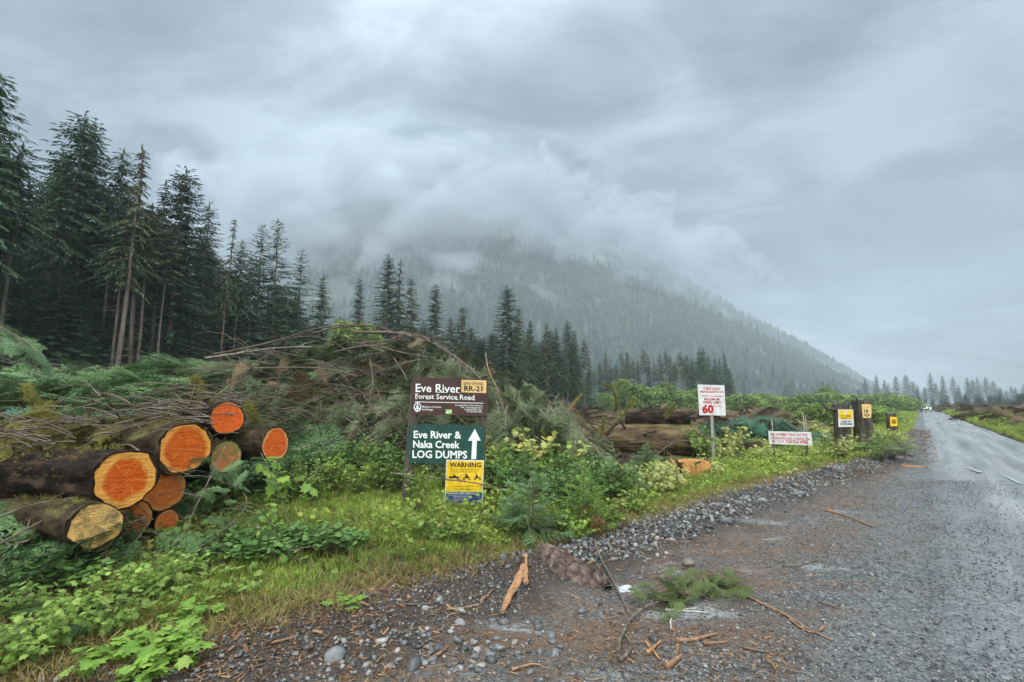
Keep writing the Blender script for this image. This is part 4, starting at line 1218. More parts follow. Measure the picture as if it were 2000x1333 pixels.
for i in range(16):
    px = r2.uniform(1540, 1735); Y = r2.uniform(30, 85)
    put_alder(px, 790 + r2.uniform(-4, 6), Y, 'low green bush in the clearing beyond the sign stumps', 1.3, 'alder_b')

# ------------------------------------------------------------------ young spruces
def sapling(seed, H, Rr, mat, nl=.035, ntier=11):
    rs_ = np.random.default_rng(seed)
    st, fo = Geo(), Geo()
    tube(st, curve_pts([(0, 0, -.08), (.02 * H, 0, H * .5), (0, .01, H)], 8), np.linspace(.016, .004, 8), 6, cap=False)
    B = [bough(seed * 10 + i, 1.0, 9, 12, .40, .075 * nl / .035, .12, .006, .11) for i in range(3)]
    for i in range(ntier):
        f = i / (ntier - 1); z = H * (.06 + .9 * f)
        nb = 6 if f < .8 else 4
        for b in range(nb):
            a = b * 6.283 / nb + i * .9 + rs_.normal() * .2
            L = Rr * (1 - f) ** .75 * rs_.uniform(.8, 1.15) + .09 * H * .5
            fo.join(B[(i + b) % 3], rotm(np.array([a]), np.array([.15 + .55 * f + rs_.normal() * .1]), np.array([rs_.normal() * .2]))[0] * L, (0, 0, z))
    fo.join(B[0], rotm(np.array([0.0]), np.array([1.5]))[0] * (.12 * H), (0, 0, H * .93))
    return st.mesh('stem', M['twig']), fo.mesh('needles', [M[mat], M['twig']])
SAP = {'blue': sapling(1, 1.2, .62, 'needle_sapling'), 'lime': sapling(2, 1.1, .5, 'needle_lime'), 'tall': sapling(3, 1.5, .5, 'needle_sapling')}
def put_sap(key, px, pyb, pyt, lab, w=1.0):
    p = gnd(px, pyb)
    t = at(px, pyt, p[1])[2]
    Hh = {'blue': 1.25, 'lime': 1.15, 'tall': 1.55}[key]
    o = empty('young_spruce', p - [0, 0, .02], lab, 'tree', 'young spruces on the verge', rng.uniform(0, 6.28))
    k = (t - p[2]) / Hh
    o.scale = (k * w, k * w, k)
    for nm, me in zip(('stem', 'needles'), SAP[key]):
        c = bpy.data.objects.new(nm, me); COL.objects.link(c); c.parent = o
put_sap('blue', 1040, 1052, 885, 'bluish young spruce with spreading tiers right of the warning board', 1.0)
put_sap('lime', 1143, 1035, 895, 'yellow green young spruce beside the bluish one', 1.1)
put_sap('lime', 1168, 1050, 960, 'small yellow green spruce at the foot of the verge', 1.0)
put_sap('tall', 1200, 985, 862, 'dull green young spruce before the mossy log', 1.0)
put_sap('tall', 1240, 970, 880, 'rightmost small spruce in front of the mossy log', .9)
put_sap('blue', 1000, 1040, 960, 'low bluish spruce seedling left of the largest young spruce', 1.0)
put_sap('tall', 1042, 905, 757, 'pale tipped young spruce standing above the bushes right of the brown sign', .7)
put_sap('blue', 1265, 905, 862, 'dark little spruce right under the mossy log', 1.3)

# sword fern by the stumps
def fern():
    rs_ = np.random.default_rng(4); g = Geo(); st = Geo()
    for i in range(30):
        a = i * 2.4; L = rs_.uniform(.7, 1.1); up = rs_.uniform(.6, 1.3)
        t = np.linspace(0, 1, 22)
        P = np.stack([np.cos(a) * L * t * (1.1 - .45 * up), np.sin(a) * L * t * (1.1 - .45 * up), L * (up * 1.75 * t - (.30 + up * .95) * t ** 2)], 1)
        tube(st, P[::3], .006, 3, cap=False)
        T = np.gradient(P, axis=0); T /= np.linalg.norm(T, axis=1, keepdims=True)
        S = np.cross(T, [0, 0, 1.0]); S /= np.linalg.norm(S, axis=1, keepdims=True) + 1e-9
        w = .11 * np.sin(np.clip(t * 1.05 + .08, 0, 1) * math.pi) ** .7 + .01
        for sg in (-1, 1):
            D = S * sg * .95 + T * .3 + np.array([0, 0, -.15])
            D /= np.linalg.norm(D, axis=1, keepdims=True)
            v, q = kites(P, D, np.full(22, .016), w, None, .15); g.add(v, None, q)
    return st.mesh('stems', M['twig']), g.mesh('fronds', M['fern'])
fs, ff = fern()
for px, py, s, lab in [(1742, 902, .95, 'green sword fern arching at the foot of the number stump'), (1722, 905, .7, 'smaller sword fern left of the big one by the number stump'), (1765, 893, .65, 'sword fern nearest the road beside the stumps')]:
    p = gnd(px, py)
    o = empty('sword_fern', p, lab, 'fern', 'sword ferns by the stumps', rng.uniform(0, 6)); o.scale = (s, s, s)
    for nm, me in (('stems', fs), ('fronds', ff)):
        c = bpy.data.objects.new(nm, me); COL.objects.link(c); c.parent = o

# ------------------------------------------------------------------ logs
def mat_cut(name, heart, sap, rim, hr=.68, stain=0.0, mossy=0.0, seed=0):
    """sawn log end: object space, radius 1 in the YZ plane"""
    m, t, out = newmat(name)
    oc = objc(t)
    mp = N(t, 'ShaderNodeMapping', i_Scale=(0, 1, 1), i_Location=(seed * 1.7, 0, 0)); t.links.new(oc, mp.inputs[0])
    wob = noise(t, 1.6, oc, 4, .6)
    r = N(t, 'ShaderNodeVectorMath', operation='LENGTH', i_0=mp.outputs[0]).outputs['Value']
    sp = N(t, 'ShaderNodeSeparateXYZ', i_0=oc)
    r0 = math_(t, 'SQRT', math_(t, 'ADD', math_(t, 'POWER', sp.outputs[1], 2.0), math_(t, 'POWER', sp.outputs[2], 2.0)))
    rr = math_(t, 'ADD', r0, math_(t, 'MULTIPLY', math_(t, 'SUBTRACT', wob, .5), .45))
    f = ramp(t, rr, [(hr - .06, (0, 0, 0)), (hr + .07, (1, 1, 1))])
    col = mixc(t, f, heart, sap)
    # annual rings
    ring = N(t, 'ShaderNodeMath', operation='SINE', i_0=math_(t, 'MULTIPLY', math_(t, 'ADD', r0, math_(t, 'MULTIPLY', wob, .08)), 46.0)).outputs[0]
    col = mixc(t, math_(t, 'MULTIPLY_ADD', ring, .07, .07), col, tuple(q * .62 for q in heart))
    # saw marks run across the face
    ms = N(t, 'ShaderNodeMapping', i_Scale=(1, 1.2, 16), i_Rotation=(R(6 + seed * 3), 0, 0)); t.links.new(oc, ms.inputs[0])
    saw = noise(t, 1.4, ms.outputs[0], 4, .65)
    col = mixc(t, 1.0, col, ramp(t, saw, [(.30, (.40, .32, .26)), (.46, (.85, .8, .76)), (.60, (1, 1, 1)), (.75, (1.15, 1.13, 1.08))]), 'MULTIPLY')
    # radial checks
    ang = N(t, 'ShaderNodeMath', operation='ARCTAN2', i_0=sp.outputs[2], i_1=sp.outputs[1]).outputs[0]
    ca = N(t, 'ShaderNodeCombineXYZ', i_0=math_(t, 'MULTIPLY', ang, 2.2), i_1=math_(t, 'MULTIPLY', r0, .5)).outputs[0]
    chk = ramp(t, noise(t, 2.6, ca, 2, .5), [(.60, (0, 0, 0)), (.68, (1, 1, 1))])
    lig = math_(t, 'MULTIPLY', math_(t, 'MULTIPLY', chk, .8), math_(t, 'LESS_THAN', r0, .62))
    col = mixc(t, lig, col, (min(1, heart[0] * 1.2), heart[1] * 2.0 + .06, heart[2] * 3 + .06))
    if stain:
        st = ramp(t, noise(t, 2.4, oc, 6, .7, .4), [(.46, (0, 0, 0)), (.62, (stain,) * 3)])
        col = mixc(t, st, col, (.10, .085, .06))
    if mossy:
        mo = ramp(t, math_(t, 'ADD', noise(t, 2.5, oc, 6, .7), math_(t, 'MULTIPLY', sp.outputs[2], .22)), [(.45, (0, 0, 0)), (.60, (mossy,) * 3)])
        col = mixc(t, mo, col, (.14, .17, .05))
    e = ramp(t, rr, [(.97, (0, 0, 0)), (1.08, (1, 1, 1))])
    col = mixc(t, e, col, rim)
    p = N(t, 'ShaderNodeBsdfPrincipled', i_Base_Color=col, i_Roughness=.7)
    p.inputs['Specular IOR Level'].default_value = .15
    b = N(t, 'ShaderNodeBump', i_Strength=.6, i_Distance=.02, i_Height=math_(t, 'ADD', saw, math_(t, 'MULTIPLY', ring, .06)))
    t.links.new(b.outputs[0], p.inputs['Normal']); t.links.new(p.outputs[0], out.inputs[0])
    return m

def log_thing(name, c, axis, rad, length, label, group, cutmat=None, bark='bark', seed=0, taper=.85, sag=0.0, stubs=0, mossy=0, oval=(1, 1), lumps=.05, tilt=0.0, peel=False, cut_far=None):
    """axis: horizontal heading of the sawn end's outward normal; c: centre of that end"""
    rs_ = np.random.default_rng(seed + 100)
    ax = np.array(axis, float); ax /= np.linalg.norm(ax)
    o = empty(name, tuple(c), label, 'log', group)
    o.rotation_euler = Vector(ax).to_track_quat('X', 'Z').to_euler()
    n = 72; k = 80
    xs_ = -np.linspace(0, 1, k) ** 1.2 * length
    th = np.arange(n) * 2 * math.pi / n
    prof = 1 + lumps * (fbm(np.cos(th) * 1.6 + seed * 5, np.sin(th) * 1.6, seed, 2))[None, :] + 0.0 * xs_[:, None]
    plate = np.abs(vn(xs_[:, None] * 5.5 + seed, th[None, :] * 9 + .8 * vn(xs_[:, None] * 3, th[None, :] * 2, seed + 6), seed + 7)) * 2
    rgh = -.07 * (plate < .22) * (1 - plate / .22) + .10 * fbm(xs_[:, None] * 2.2 / rad * .4 + seed, th[None, :] * 2.2, seed + 1, 3) * np.sin(th[None, :] * .5) + .05 * vn(xs_[:, None] * 3 / rad * .3, th[None, :] * 7, seed + 4)
    rr = rad * prof * (1 + rgh * np.clip(-xs_[:, None] / .05, 0, 1)) * (1 - (1 - taper) * (-xs_[:, None] / length))
    # trunks are a little thicker than the sawn face by the bark
    rr = rr * 1.045
    V = np.stack([np.broadcast_to(xs_[:, None], rr.shape), np.cos(th) * rr * oval[0], np.sin(th) * rr * oval[1] - sag * (xs_[:, None] / length) ** 2], -1)
    g = Geo()
    i, j = np.meshgrid(np.arange(k - 1), np.arange(n), indexing='ij')
    a = (i * n + j).ravel(); b = (i * n + (j + 1) % n).ravel()
    fq = np.stack([a, b, b + n, a + n], 1)
    VV = V.reshape(-1, 3)
    endc = VV[-n:].mean(0)
    VV = np.concatenate([VV, [endc]])
    g.add(VV, [((k - 1) * n + q, (k - 1) * n + (q + 1) % n, k * n) for q in range(n)][::1], fq)
    # bark rim folds over the cut
    inner = V[0] * [1, .93, .93]
    lip = V[0] * [0, .97, .97] + [[.012, 0, 0]]
    base = V[0]
    g.add(np.concatenate([base, lip, inner - [[.004, 0, 0]]]), None, [(q, (q + 1) % n, n + (q + 1) % n, n + q) for q in range(n)] + [(n + q, n + (q + 1) % n, 2 * n + (q + 1) % n, 2 * n + q) for q in range(n)])
    g.build('bark', M[bark], o, smooth=True)
    if cutmat:
        rows_ = 9
        P = [np.zeros((1, 3))]
        for q in range(1, rows_ + 1):
            f_ = q / rows_
            ring = np.stack([.012 * rs_.normal(size=n) * .5, np.cos(th) * prof[0] * f_ * .975 * oval[0], np.sin(th) * prof[0] * f_ * .975 * oval[1]], 1)
            P.append(ring)
        P = np.concatenate(P)
        f3 = [(0, 1 + q, 1 + (q + 1) % n) for q in range(n)]
        f4 = []
        for q in range(rows_ - 1):
            for w in range(n):
                f4.append((1 + q * n + w, 1 + (q + 1) * n + w, 1 + (q + 1) * n + (w + 1) % n, 1 + q * n + (w + 1) % n))
        cg = Geo(); cg.add(P, f3, f4)
        cf = cg.build('cut_face', cutmat, o, smooth=True)
        cf.scale = (rad, rad, rad); cf.location = (.004, 0, 0)
    for q in range(stubs):
        sgm = Geo(); a_ = rs_.uniform(.3, 2.84); xx = -rs_.uniform(.1, .8) * length
        d = np.array([rs_.normal() * .5, math.cos(a_), math.sin(a_)]); L = rs_.uniform(.15, .55)
        p0 = np.array([xx, math.cos(a_) * rad * .8, math.sin(a_) * rad * .8])
        tube(sgm, curve_pts([p0, p0 + d * L * .6, p0 + d * L + [rs_.normal() * .1, 0, .05]], 6), np.linspace(.045, .018, 6), 6, rough=.1, rs=rs_)
        sgm.build('branch_stub', M['bark_mossy'], o)
    if mossy:
        mg = Geo(); cnt = mossy
        cnt = cnt * 2; xx = -rs_.uniform(.03, 1, cnt) * length; aa = rs_.normal(math.pi / 2, .75, cnt)
        r_ = rad * (1 - (1 - taper) * (-xx / length)) * 1.03
        pts = np.stack([xx, np.cos(aa) * r_, np.sin(aa) * r_ - sag * (xx / length) ** 2], 1)
        keep = fbm(xx * 1.6 + seed, aa * 1.2, seed + 9, 2) > -.12
        pts = pts[keep]
        Ms = rotm(rs_.uniform(0, 6.28, len(pts)), rs_.normal(-.6, .5, len(pts)), rs_.normal(0, .6, len(pts))) * rs_.uniform(.03, .085, len(pts))[:, None, None]
        mg.scatter(MOSS[0], Ms, pts)
        mg.build('moss_cover', M['moss'], o)
    return o

HEART, SAPW, RIM = (.68, .125, .012), (.86, .42, .09), (.035, .018, .012)
CUTS = [mat_cut('cut_%d' % i, *a, seed=i) for i, a in enumerate([
    (HEART, SAPW, RIM, .66), ((.66, .13, .014), (.84, .38, .08), RIM, .78), ((.80, .14, .02), (.80, .26, .06), RIM, .90), ((.84, .16, .025), (.86, .46, .20), RIM, .84),
    ((.55, .20, .07), (.60, .34, .14), RIM, .7, .3, .7), ((.66, .42, .14), (.80, .50, .16), RIM, .8, .8, .0), ((.62, .16, .03), (.62, .26, .07), RIM, .75, .25)])]
LG = 'logs in the pile at the left'
AXL = (.93, -.36, .02)
def pix_log(px, py, dpx, t, **kw):
    d = ray(px, py); c = np.array([0, 0, CAMH]) + d * t
    return log_thing('log', c, kw.pop('axis', AXL), dpx * 1.03 / 2 / F * t, kw.pop('length', 5.0), **kw)
pix_log(246, 936, 112, 4.75, label='largest log of the pile, orange heartwood ringed by pale yellow sapwood', group=LG, cutmat=CUTS[0], seed=1, length=5.5, oval=(1.03, .98), lumps=.26, stubs=0, mossy=330)
pix_log(364, 876, 96, 5.5, label='thick log with a deep orange cut end, upper middle of the pile', group=LG, cutmat=CUTS[1], bark='bark_mossy', seed=2, length=6, axis=(.90, -.44, .03), oval=(1.06, .95), mossy=800, lumps=.24, stubs=3, tilt=.1)
pix_log(444, 817, 61, 6.2, label='small round bright orange log lying on top of the pile', group=LG, cutmat=CUTS[2], seed=3, length=3.2, axis=(.80, -.60, .08), lumps=.13)
pix_log(538, 869, 66, 6.5, label='rightmost log of the pile, oval bright orange end with a pale rim', group=LG, cutmat=CUTS[3], bark='bark_mossy', seed=4, length=5, axis=(.95, -.30, -.03), mossy=160, lumps=.15)
pix_log(442, 892, 58, 6.0, label='old mossy brown log end below the small top log', group=LG, cutmat=CUTS[4], bark='bark_mossy', seed=5, length=4.5, axis=(.85, -.5, 0), mossy=150)
pix_log(190, 1026, 84, 4.35, label='lowest front log with a pale weathered tan end and dark stain', group=LG, cutmat=CUTS[5], bark='bark_mossy', seed=6, length=4.5, axis=(.86, -.5, .04), lumps=.30, oval=(1.08, .97), mossy=300)
pix_log(322, 955, 82, 5.35, label='shaded brown orange log set back right of the largest log', group=LG, cutmat=CUTS[6], seed=7, length=5)
pix_log(262, 1014, 66, 5.0, label='shaded log end under the largest log and behind the pale one', group=LG, cutmat=CUTS[6], seed=8, length=5)
pix_log(326, 1020, 46, 5.3, label='smallest shaded log end at the foot of the pile', group=LG, cutmat=CUTS[6], seed=9, length=5)

# fallen logs in the middle
FL = 'fallen logs behind the bushes in the middle'
c = at(1362, 862, 14.2)
log_thing('log', c, (.985, -.17, -.02), 56 / 2 / F * 14.2, 5.6, 'long mossy fallen log left of the speed limit sign', FL, bark='bark_brown', seed=21, mossy=900, taper=.8, stubs=2, cutmat=CUTS[6])
c = at(1345, 820, 16)
log_thing('log', c, (.99, -.12, 0), 29 / 2 / F * 16, 2.0, 'short blackened log lying behind the long mossy log', FL, seed=22, taper=.95, cutmat=None)
c = at(1108, 824, 15.2)
log_thing('log', c, (.97, .2, 0), 26 / 2 / F * 15.2, 1.2, 'dark broken log end left of the blackened log', FL, seed=23)
c = at(1485, 872, 14.8)
log_thing('log', c, (.98, -.2, -.03), 15 / 2 / F * 14.8, 2.6, 'thin grey log ending beside the advisory sign', FL, bark='bark_mossy', seed=24)
c = at(1090, 850, 15.4)
log_thing('log', c, (.99, .1, .02), 20 / 2 / F * 15.2, 4.0, 'mossy slim log running under the bare twigs', FL, bark='bark_brown', seed=25, mossy=220)

M['stump_cut'] = surf('stump_cut', (.26, .10, .03), (.50, .23, .075), 6, .8, .8, stretch=(5, 5, .6), spec=.15, c3=(.62, .35, .15))
# freshly cut stump with a split side
sp_ = gnd(1356, 930); sp_[2] -= .05
o = empty('tree_stump', sp_, 'fresh orange cut stump with a split bark flap by the sign post', 'stump')
g = Geo(); n = 40; th = np.arange(n) * 2 * math.pi / n
r0 = .36 * (1 + .10 * fbm(np.cos(th) * 1.5, np.sin(th) * 1.5, 3, 2))
lv = [(-.1, 1.12), (.10, 1.05), (.24, 1.0), (.36, .97)]
V = np.concatenate([np.stack([np.cos(th) * r0 * s_, np.maximum(np.sin(th) * r0 * s_, -.16), z + (.05 * fbm(np.cos(th) * 3, np.sin(th) * 3, 5, 3) if z > .3 else 0 * th)], 1) for z, s_ in lv])
i, j = np.meshgrid(np.arange(3), np.arange(n), indexing='ij'); a = (i * n + j).ravel(); b = (i * n + (j + 1) % n).ravel()
g.add(V, None, np.stack([a, b, b + n, a + n], 1)); g.build('bark', M['bark_mossy'], o, smooth=False)
# the near side is split off: upright grain
g = Geo(); k = 26; zs = np.linspace(0, 1, 8); X = np.linspace(-.31, .31, k); rg = np.random.default_rng(5)
ztop = .36 + .09 * vn(X * 6, X * 0, 4) * 2; dp = -.175 - .035 * np.abs(vn(X * 11, X * 0, 8)) * 2
V = np.concatenate([np.stack([X, dp, z * ztop], 1) for z in zs]); a = (np.arange(7)[:, None] * k + np.arange(k - 1)[None]).ravel()
g.add(V, None, np.stack([a, a + 1, a + k + 1, a + k], 1))
Vt = np.concatenate([np.stack([X, dp, ztop], 1), np.stack([X, np.sqrt(np.clip(.33 ** 2 - X ** 2, 0, 1)), ztop * 0 + .37], 1)]); a = np.arange(k - 1)
g.add(Vt, None, np.stack([a, a + 1, a + k + 1, a + k], 1))
g.build('split_face', M['stump_cut'], o)
g = Geo(); tube(g, curve_pts([(-.42, -.30, 0), (-.50, -.34, .25), (-.62, -.34, .48)], 7), [.07, .065, .06, .05, .04, .03, .012], 5); g.build('bark_flap', M['fresh_wood'], o)

# ------------------------------------------------------------------ signs
P_ = {}
P_['brown'] = flat('sign_brown', (.060, .026, .022), .45)
P_['green'] = flat('sign_green', (.012, .062, .048), .45)
P_['yellow'] = flat('sign_yellow', (.78, .50, .015), .45)
P_['cream'] = flat('sign_cream', (.72, .50, .20), .5)
P_['white'] = flat('sign_white', (.62, .64, .63), .5)
P_['ink'] = flat('ink_white', (.72, .74, .72), .5, wear=.06)
P_['black'] = flat('ink_black', (.022, .020, .018), .5)
P_['navy'] = flat('sign_navy', (.030, .055, .17), .5)
P_['red'] = flat('ink_red', (.42, .018, .022), .5)
P_['lime'] = flat('sticker_lime', (.22, .50, .10), .5)
P_['post'] = surf('sign_post_wood', (.045, .036, .026), (.12, .095, .07), 7, .8, .5, coord='obj', stretch=(4, 4, .5))
P_['post_pale'] = surf('post_pale_wood', (.22, .21, .17), (.42, .41, .34), 8, .7, .4, coord='obj', stretch=(4, 4, .5))
P_['bolt'] = flat('bolt_metal', (.35, .35, .34), .35, metal=.8)

class Board:
    """things that lie in one upright plane at distance Y, laid out in photograph units"""
    def __init__(s, parent, Y, px0):
        s.o = parent; s.Y = Y
        s.base = np.array(parent.location)
    def w(s, px, py, off=0.0):
        return at(px, py, s.Y) - s.base - [0, off, 0]
    def panel(s, name, poly, mat, off=0.0, th=.012, parent=None, jag=0):
        P = np.array([s.w(px, py, off) for px, py in poly]); n = len(P)
        B = P + [0, th, 0]
        g = Geo(); V = np.concatenate([P, B, [P.mean(0), B.mean(0)]])
        g.add(V, [(q, (q + 1) % n, 2 * n) for q in range(n)] + [(n + (q + 1) % n, n + q, 2 * n + 1) for q in range(n)], [(q, n + q, n + (q + 1) % n, (q + 1) % n) for q in range(n)])
        return g.build(name, mat, parent or s.o)
    def shapes(s, name, polys, mat, off, parent):
        g = Geo()
        for poly in polys:
            P = np.array([s.w(px, py, off) for px, py in poly]); n = len(P)
            g.add(np.concatenate([P, [P.mean(0)]]), [(q, (q + 1) % n, n) for q in range(n)])
        return g.build(name, mat, parent)
    def text(s, name, rows, mat, off, parent):
        """rows: (text, x0, baseline y, cap height, width or None, slope, bold)"""
        g = Geo()
        for txt, x0, y0, cap, wd, slope, bold in rows:
            cu = bpy.data.curves.new('t', 'FONT'); cu.body = txt; cu.size = 1; cu.offset = bold; cu.resolution_u = 2
            ob = bpy.data.objects.new('t', cu); COL.objects.link(ob)
            dg = bpy.context.evaluated_depsgraph_get(); dg.update()
            me = bpy.data.meshes.new_from_object(ob.evaluated_get(dg))
            v = np.array([q.co[:] for q in me.vertices]); fs_ = [tuple(p.vertices) for p in me.polygons]
            bpy.data.objects.remove(ob); bpy.data.curves.remove(cu); bpy.data.meshes.remove(me)
            v = v - [v[:, 0].min(), 0, 0]
            k = cap / .69
            kx = k if wd is None else wd / v[:, 0].max()
            px = x0 + v[:, 0] * kx; py = y0 - v[:, 1] * k
            py = py + (px - x0) * slope
            px = px + (y0 - py) * slope * -.9 * 0
            V = np.array([s.w(a, b, off) for a, b in zip(px, py)])
            f3 = [q for q in fs_ if len(q) == 3]; f4 = [q for q in fs_ if len(q) == 4]
            for q in fs_:
                if len(q) > 4: f3 += [(q[0], q[i], q[i + 1]) for i in range(1, len(q) - 1)]
            g.add(V, f3 or None, f4 or None)
        return g.build(name, mat, parent)
    def post(s, name, x0, y0, x1, y1, wpx, mat, depth=.09, back=.02):
        a = s.w(x0, y0); b = s.w(x1, y1); k = s.Y / F * wpx / 2
        g = Geo()
        tube(g, [a + [0, back + depth / 2, 0], (a + b) / 2 + [0, back + depth / 2, 0], b + [0, back + depth / 2, 0]], k * 1.3, 4, rough=.03)
        return g.build(name, mat, s.o)

def circ(cx, cy, r, n=20, a0=0, a1=6.2832, ry=None):
    return [(cx + r * math.cos(a0 + (a1 - a0) * i / n), cy + (ry or r) * math.sin(a0 + (a1 - a0) * i / n)) for i in range(n)]
def annulus(cx, cy, r0, r1, n=20, ry=1.0):
    out = []
    for i in range(n):
        a, b = 6.2832 * i / n, 6.2832 * (i + 1) / n
        out.append([(cx + r * math.cos(q), cy + r * ry * math.sin(q)) for r, q in ((r0, a), (r1, a), (r1, b), (r0, b))])
    return out

# the forest road sign: brown, green and yellow boards on two posts
YS = 7.15
b0 = at(868, 1000, YS); b0[2] = float(h(b0[0], YS)) - .1
o = empty('road_sign', b0, 'brown and green forest road sign with a yellow warning board on wooden posts', 'sign')
B = Board(o, YS, 868)
B.post('post', 812, 742, 790, 1000, 15, P_['post']); B.post('post', 945, 745, 935, 1000, 12, P_['post'])
def wavy(x0, y0, x1, y1, amp, n=9, rs_=np.random.default_rng(2)):
    return [(x0 + (x1 - x0) * i / n + rs_.normal() * amp * .3, y0 + (y1 - y0) * i / n + rs_.normal() * amp) for i in range(n)]
br = B.panel('brown_board', wavy(807, 737, 952, 741, .25) + wavy(952, 741, 951, 813, .2, 5) + wavy(951, 813, 802, 810, .25) + wavy(802, 810, 807, 737, .2, 5), P_['brown'])
sl = .022
def serif_feet(txt_spots):
    return [[(x - w, y - .5), (x + w, y - .5), (x + w, y + .6), (x - w, y + .6)] for x, y, w in txt_spots]
B.text('lettering', [('Eve River', 812, 765.5, 15.5, 87, sl, .012), ('Forest Service Road', 811.5, 779, 9.6, 115, sl, .012)], P_['ink'], .004, br)
B.shapes('serifs', serif_feet([(814.5, 750.5, 3), (815.5, 765.6, 4), (857, 751.5, 3.2), (857, 766.6, 3), (865.5, 766.8, 2.2), (870.5, 766.9, 2), (896, 767.4, 2.2), (813.5, 779.1, 2.4), (926, 781.6, 1.8), (835.5, 779.7, 1.8), (893, 780.9, 2)]), P_['ink'], .0045, br)
B.shapes('rule_line', [[(810, 784.6), (944, 787.4), (944, 788.6), (810, 785.8)]], P_['ink'], .004, br)
B.text('small_print', [('Ministry of Forests', 824.5, 796.4, 3.4, 37, sl, .01), ('and Range', 824, 801.6, 3.4, 22, sl, .01), ('Campbell River Forest District', 889, 793.0, 2.8, 54, sl, .01), ('370 - South Dogwood St', 900, 797.4, 2.8, 42, sl, .01), ('Campbell River, BC', 907, 801.5, 2.8, 34, sl, .01), ('Tel: 250-286-9300', 911, 805.6, 2.8, 30, sl, .01)], P_['ink'], .004, br)
B.shapes('crest', annulus(815.5, 795.5, 5.6, 7.3, 20, 1.25) + [[(815.5, 788.5), (818, 795), (813, 795)], [(815.5, 792), (819, 799), (812, 799)], [(814.8, 799), (816.2, 799), (816.2, 802.5), (814.8, 802.5)], [(811.2, 797), (813, 797), (813, 801.5), (811.2, 801.5)], [(818, 797), (819.8, 797), (819.8, 801.5), (818, 801.5)]], P_['ink'], .004, br)
st_ = B.panel('lime_sticker', [(870.5, 800), (883, 800.4), (882.5, 809), (870, 808.6)], P_['lime'], .004, .003, br)
B.shapes('sticker_marks', [[(872, 806), (875, 803), (876.5, 807), (872, 808)], [(877, 802.5), (881.5, 802), (881, 804), (877, 804.5)]], P_['ink'], .0055, st_)
cp = B.panel('channel_plate', [(901.5, 742.2), (950, 743.6), (949.6, 768.2), (901, 766.6)], P_['cream'], .006, .005, br)
B.text('channel_lettering', [('ROAD CHANNEL', 905.5, 751.6, 5.2, 39, sl, .012), ('RR-21', 906.5, 763.8, 9.6, 36, sl, .03)], P_['black'], .0085, cp)
g = Geo()
for px, py in ((816, 741), (945, 744.5), (813, 806), (943, 809), (811, 835), (940, 836), (798, 900)):
    tube(g, [B.w(px, py, .001), B.w(px, py, .007)], .006, 8)
g.build('bolts', P_['bolt'], o)
gb = B.panel('green_board', wavy(799, 829.5, 947, 831, .6) + wavy(947, 831, 944, 906, .3, 5) + wavy(944, 906, 797, 905, .8) + wavy(797, 905, 794.5, 868, .8, 4) + wavy(794.5, 868, 799, 829.5, .7, 5), P_['green'])
B.text('lettering', [('Eve River &', 808, 855.6, 13.6, 93, .012, .025), ('Naka Creek', 807, 874.6, 13.6, 91, .012, .025), ('LOG DUMPS', 805.6, 894.4, 14.2, 107, .012, .025)], P_['ink'], .004, gb)
B.shapes('arrow', [[(927.5, 838), (939, 861), (914, 861.2)], [(922.5, 861), (931.5, 861), (930, 897), (920.5, 897)]], P_['ink'], .004, gb)
wb = B.panel('warning_board', wavy(872, 898, 945.6, 899.5, .5) + wavy(945.6, 899.5, 942.5, 986, .2, 5) + wavy(942.5, 986, 868.5, 986, .4) + wavy(868.5, 986, 872, 898, .2, 5), P_['white'], .014, .010)
B.shapes('yellow_field', [[(873.2, 900), (944, 901.2), (941.6, 960.5), (871, 960)]], P_['yellow'], .016, wb)
B.shapes('navy_field', [[(871, 960.8), (941.5, 961.2), (940.8, 984), (870, 984)]], P_['navy'], .016, wb)
B.text('lettering', [('WARNING', 878.5, 912.4, 9.0, 61, .008, .035), ('All motorized vehicle operators', 880, 918, 2.6, 56, .008, .008), ('including ATVs and dirt bikes', 881, 922.4, 2.6, 52, .008, .008),
                     ('are subject to the rules of this road', 884, 950.6, 2.2, 50, .008, .004), ('use extreme caution', 888, 956, 2.2, 42, .008, .004)], P_['black'], .0175, wb)
B.text('navy_lettering', [('DRIVE WITH YOUR HEADLIGHTS ON', 877, 965.2, 2.6, 58, .008, .012), ('obey all posted signs', 886, 969.6, 2.0, 36, .008, .006), ('call your kilometres', 886, 973.6, 2.0, 34, .008, .006), ('use the road channel', 886, 977.4, 2.0, 30, .008, .006)], P_['ink'], .0175, wb)
ic = [[(877, 930.5), (884, 930.5), (885, 928.6), (889.5, 928.2), (891.5, 930.6), (896.5, 931), (896.6, 934), (877.2, 933.6)]] + annulus(881, 935, 1.2, 2.4, 12) + annulus(894.2, 935.3, 1.2, 2.4, 12)
ic += annulus(907, 935, 1.3, 2.8, 12) + annulus(916.5, 935.2, 1.3, 2.8, 12) + [[(906, 932), (915, 931), (917, 933.6), (907, 934.2)], circ(911, 925.6, 1.3, 10), [(909.6, 927), (912.6, 927), (914.5, 931), (909, 932)], [(912, 928), (915.6, 930), (915, 931), (911.6, 929.4)]]
ic += annulus(928, 935.4, 1.2, 2.6, 12) + annulus(937.2, 935.6, 1.2, 2.6, 12) + [[(928.5, 932), (936, 931), (937, 934), (929.5, 934.6)], circ(930.6, 926, 1.2, 10), [(929.4, 927.4), (932, 927.4), (933.6, 931.6), (929, 932.6)]]
B.shapes('vehicle_symbols', ic, P_['black'], .0175, wb)

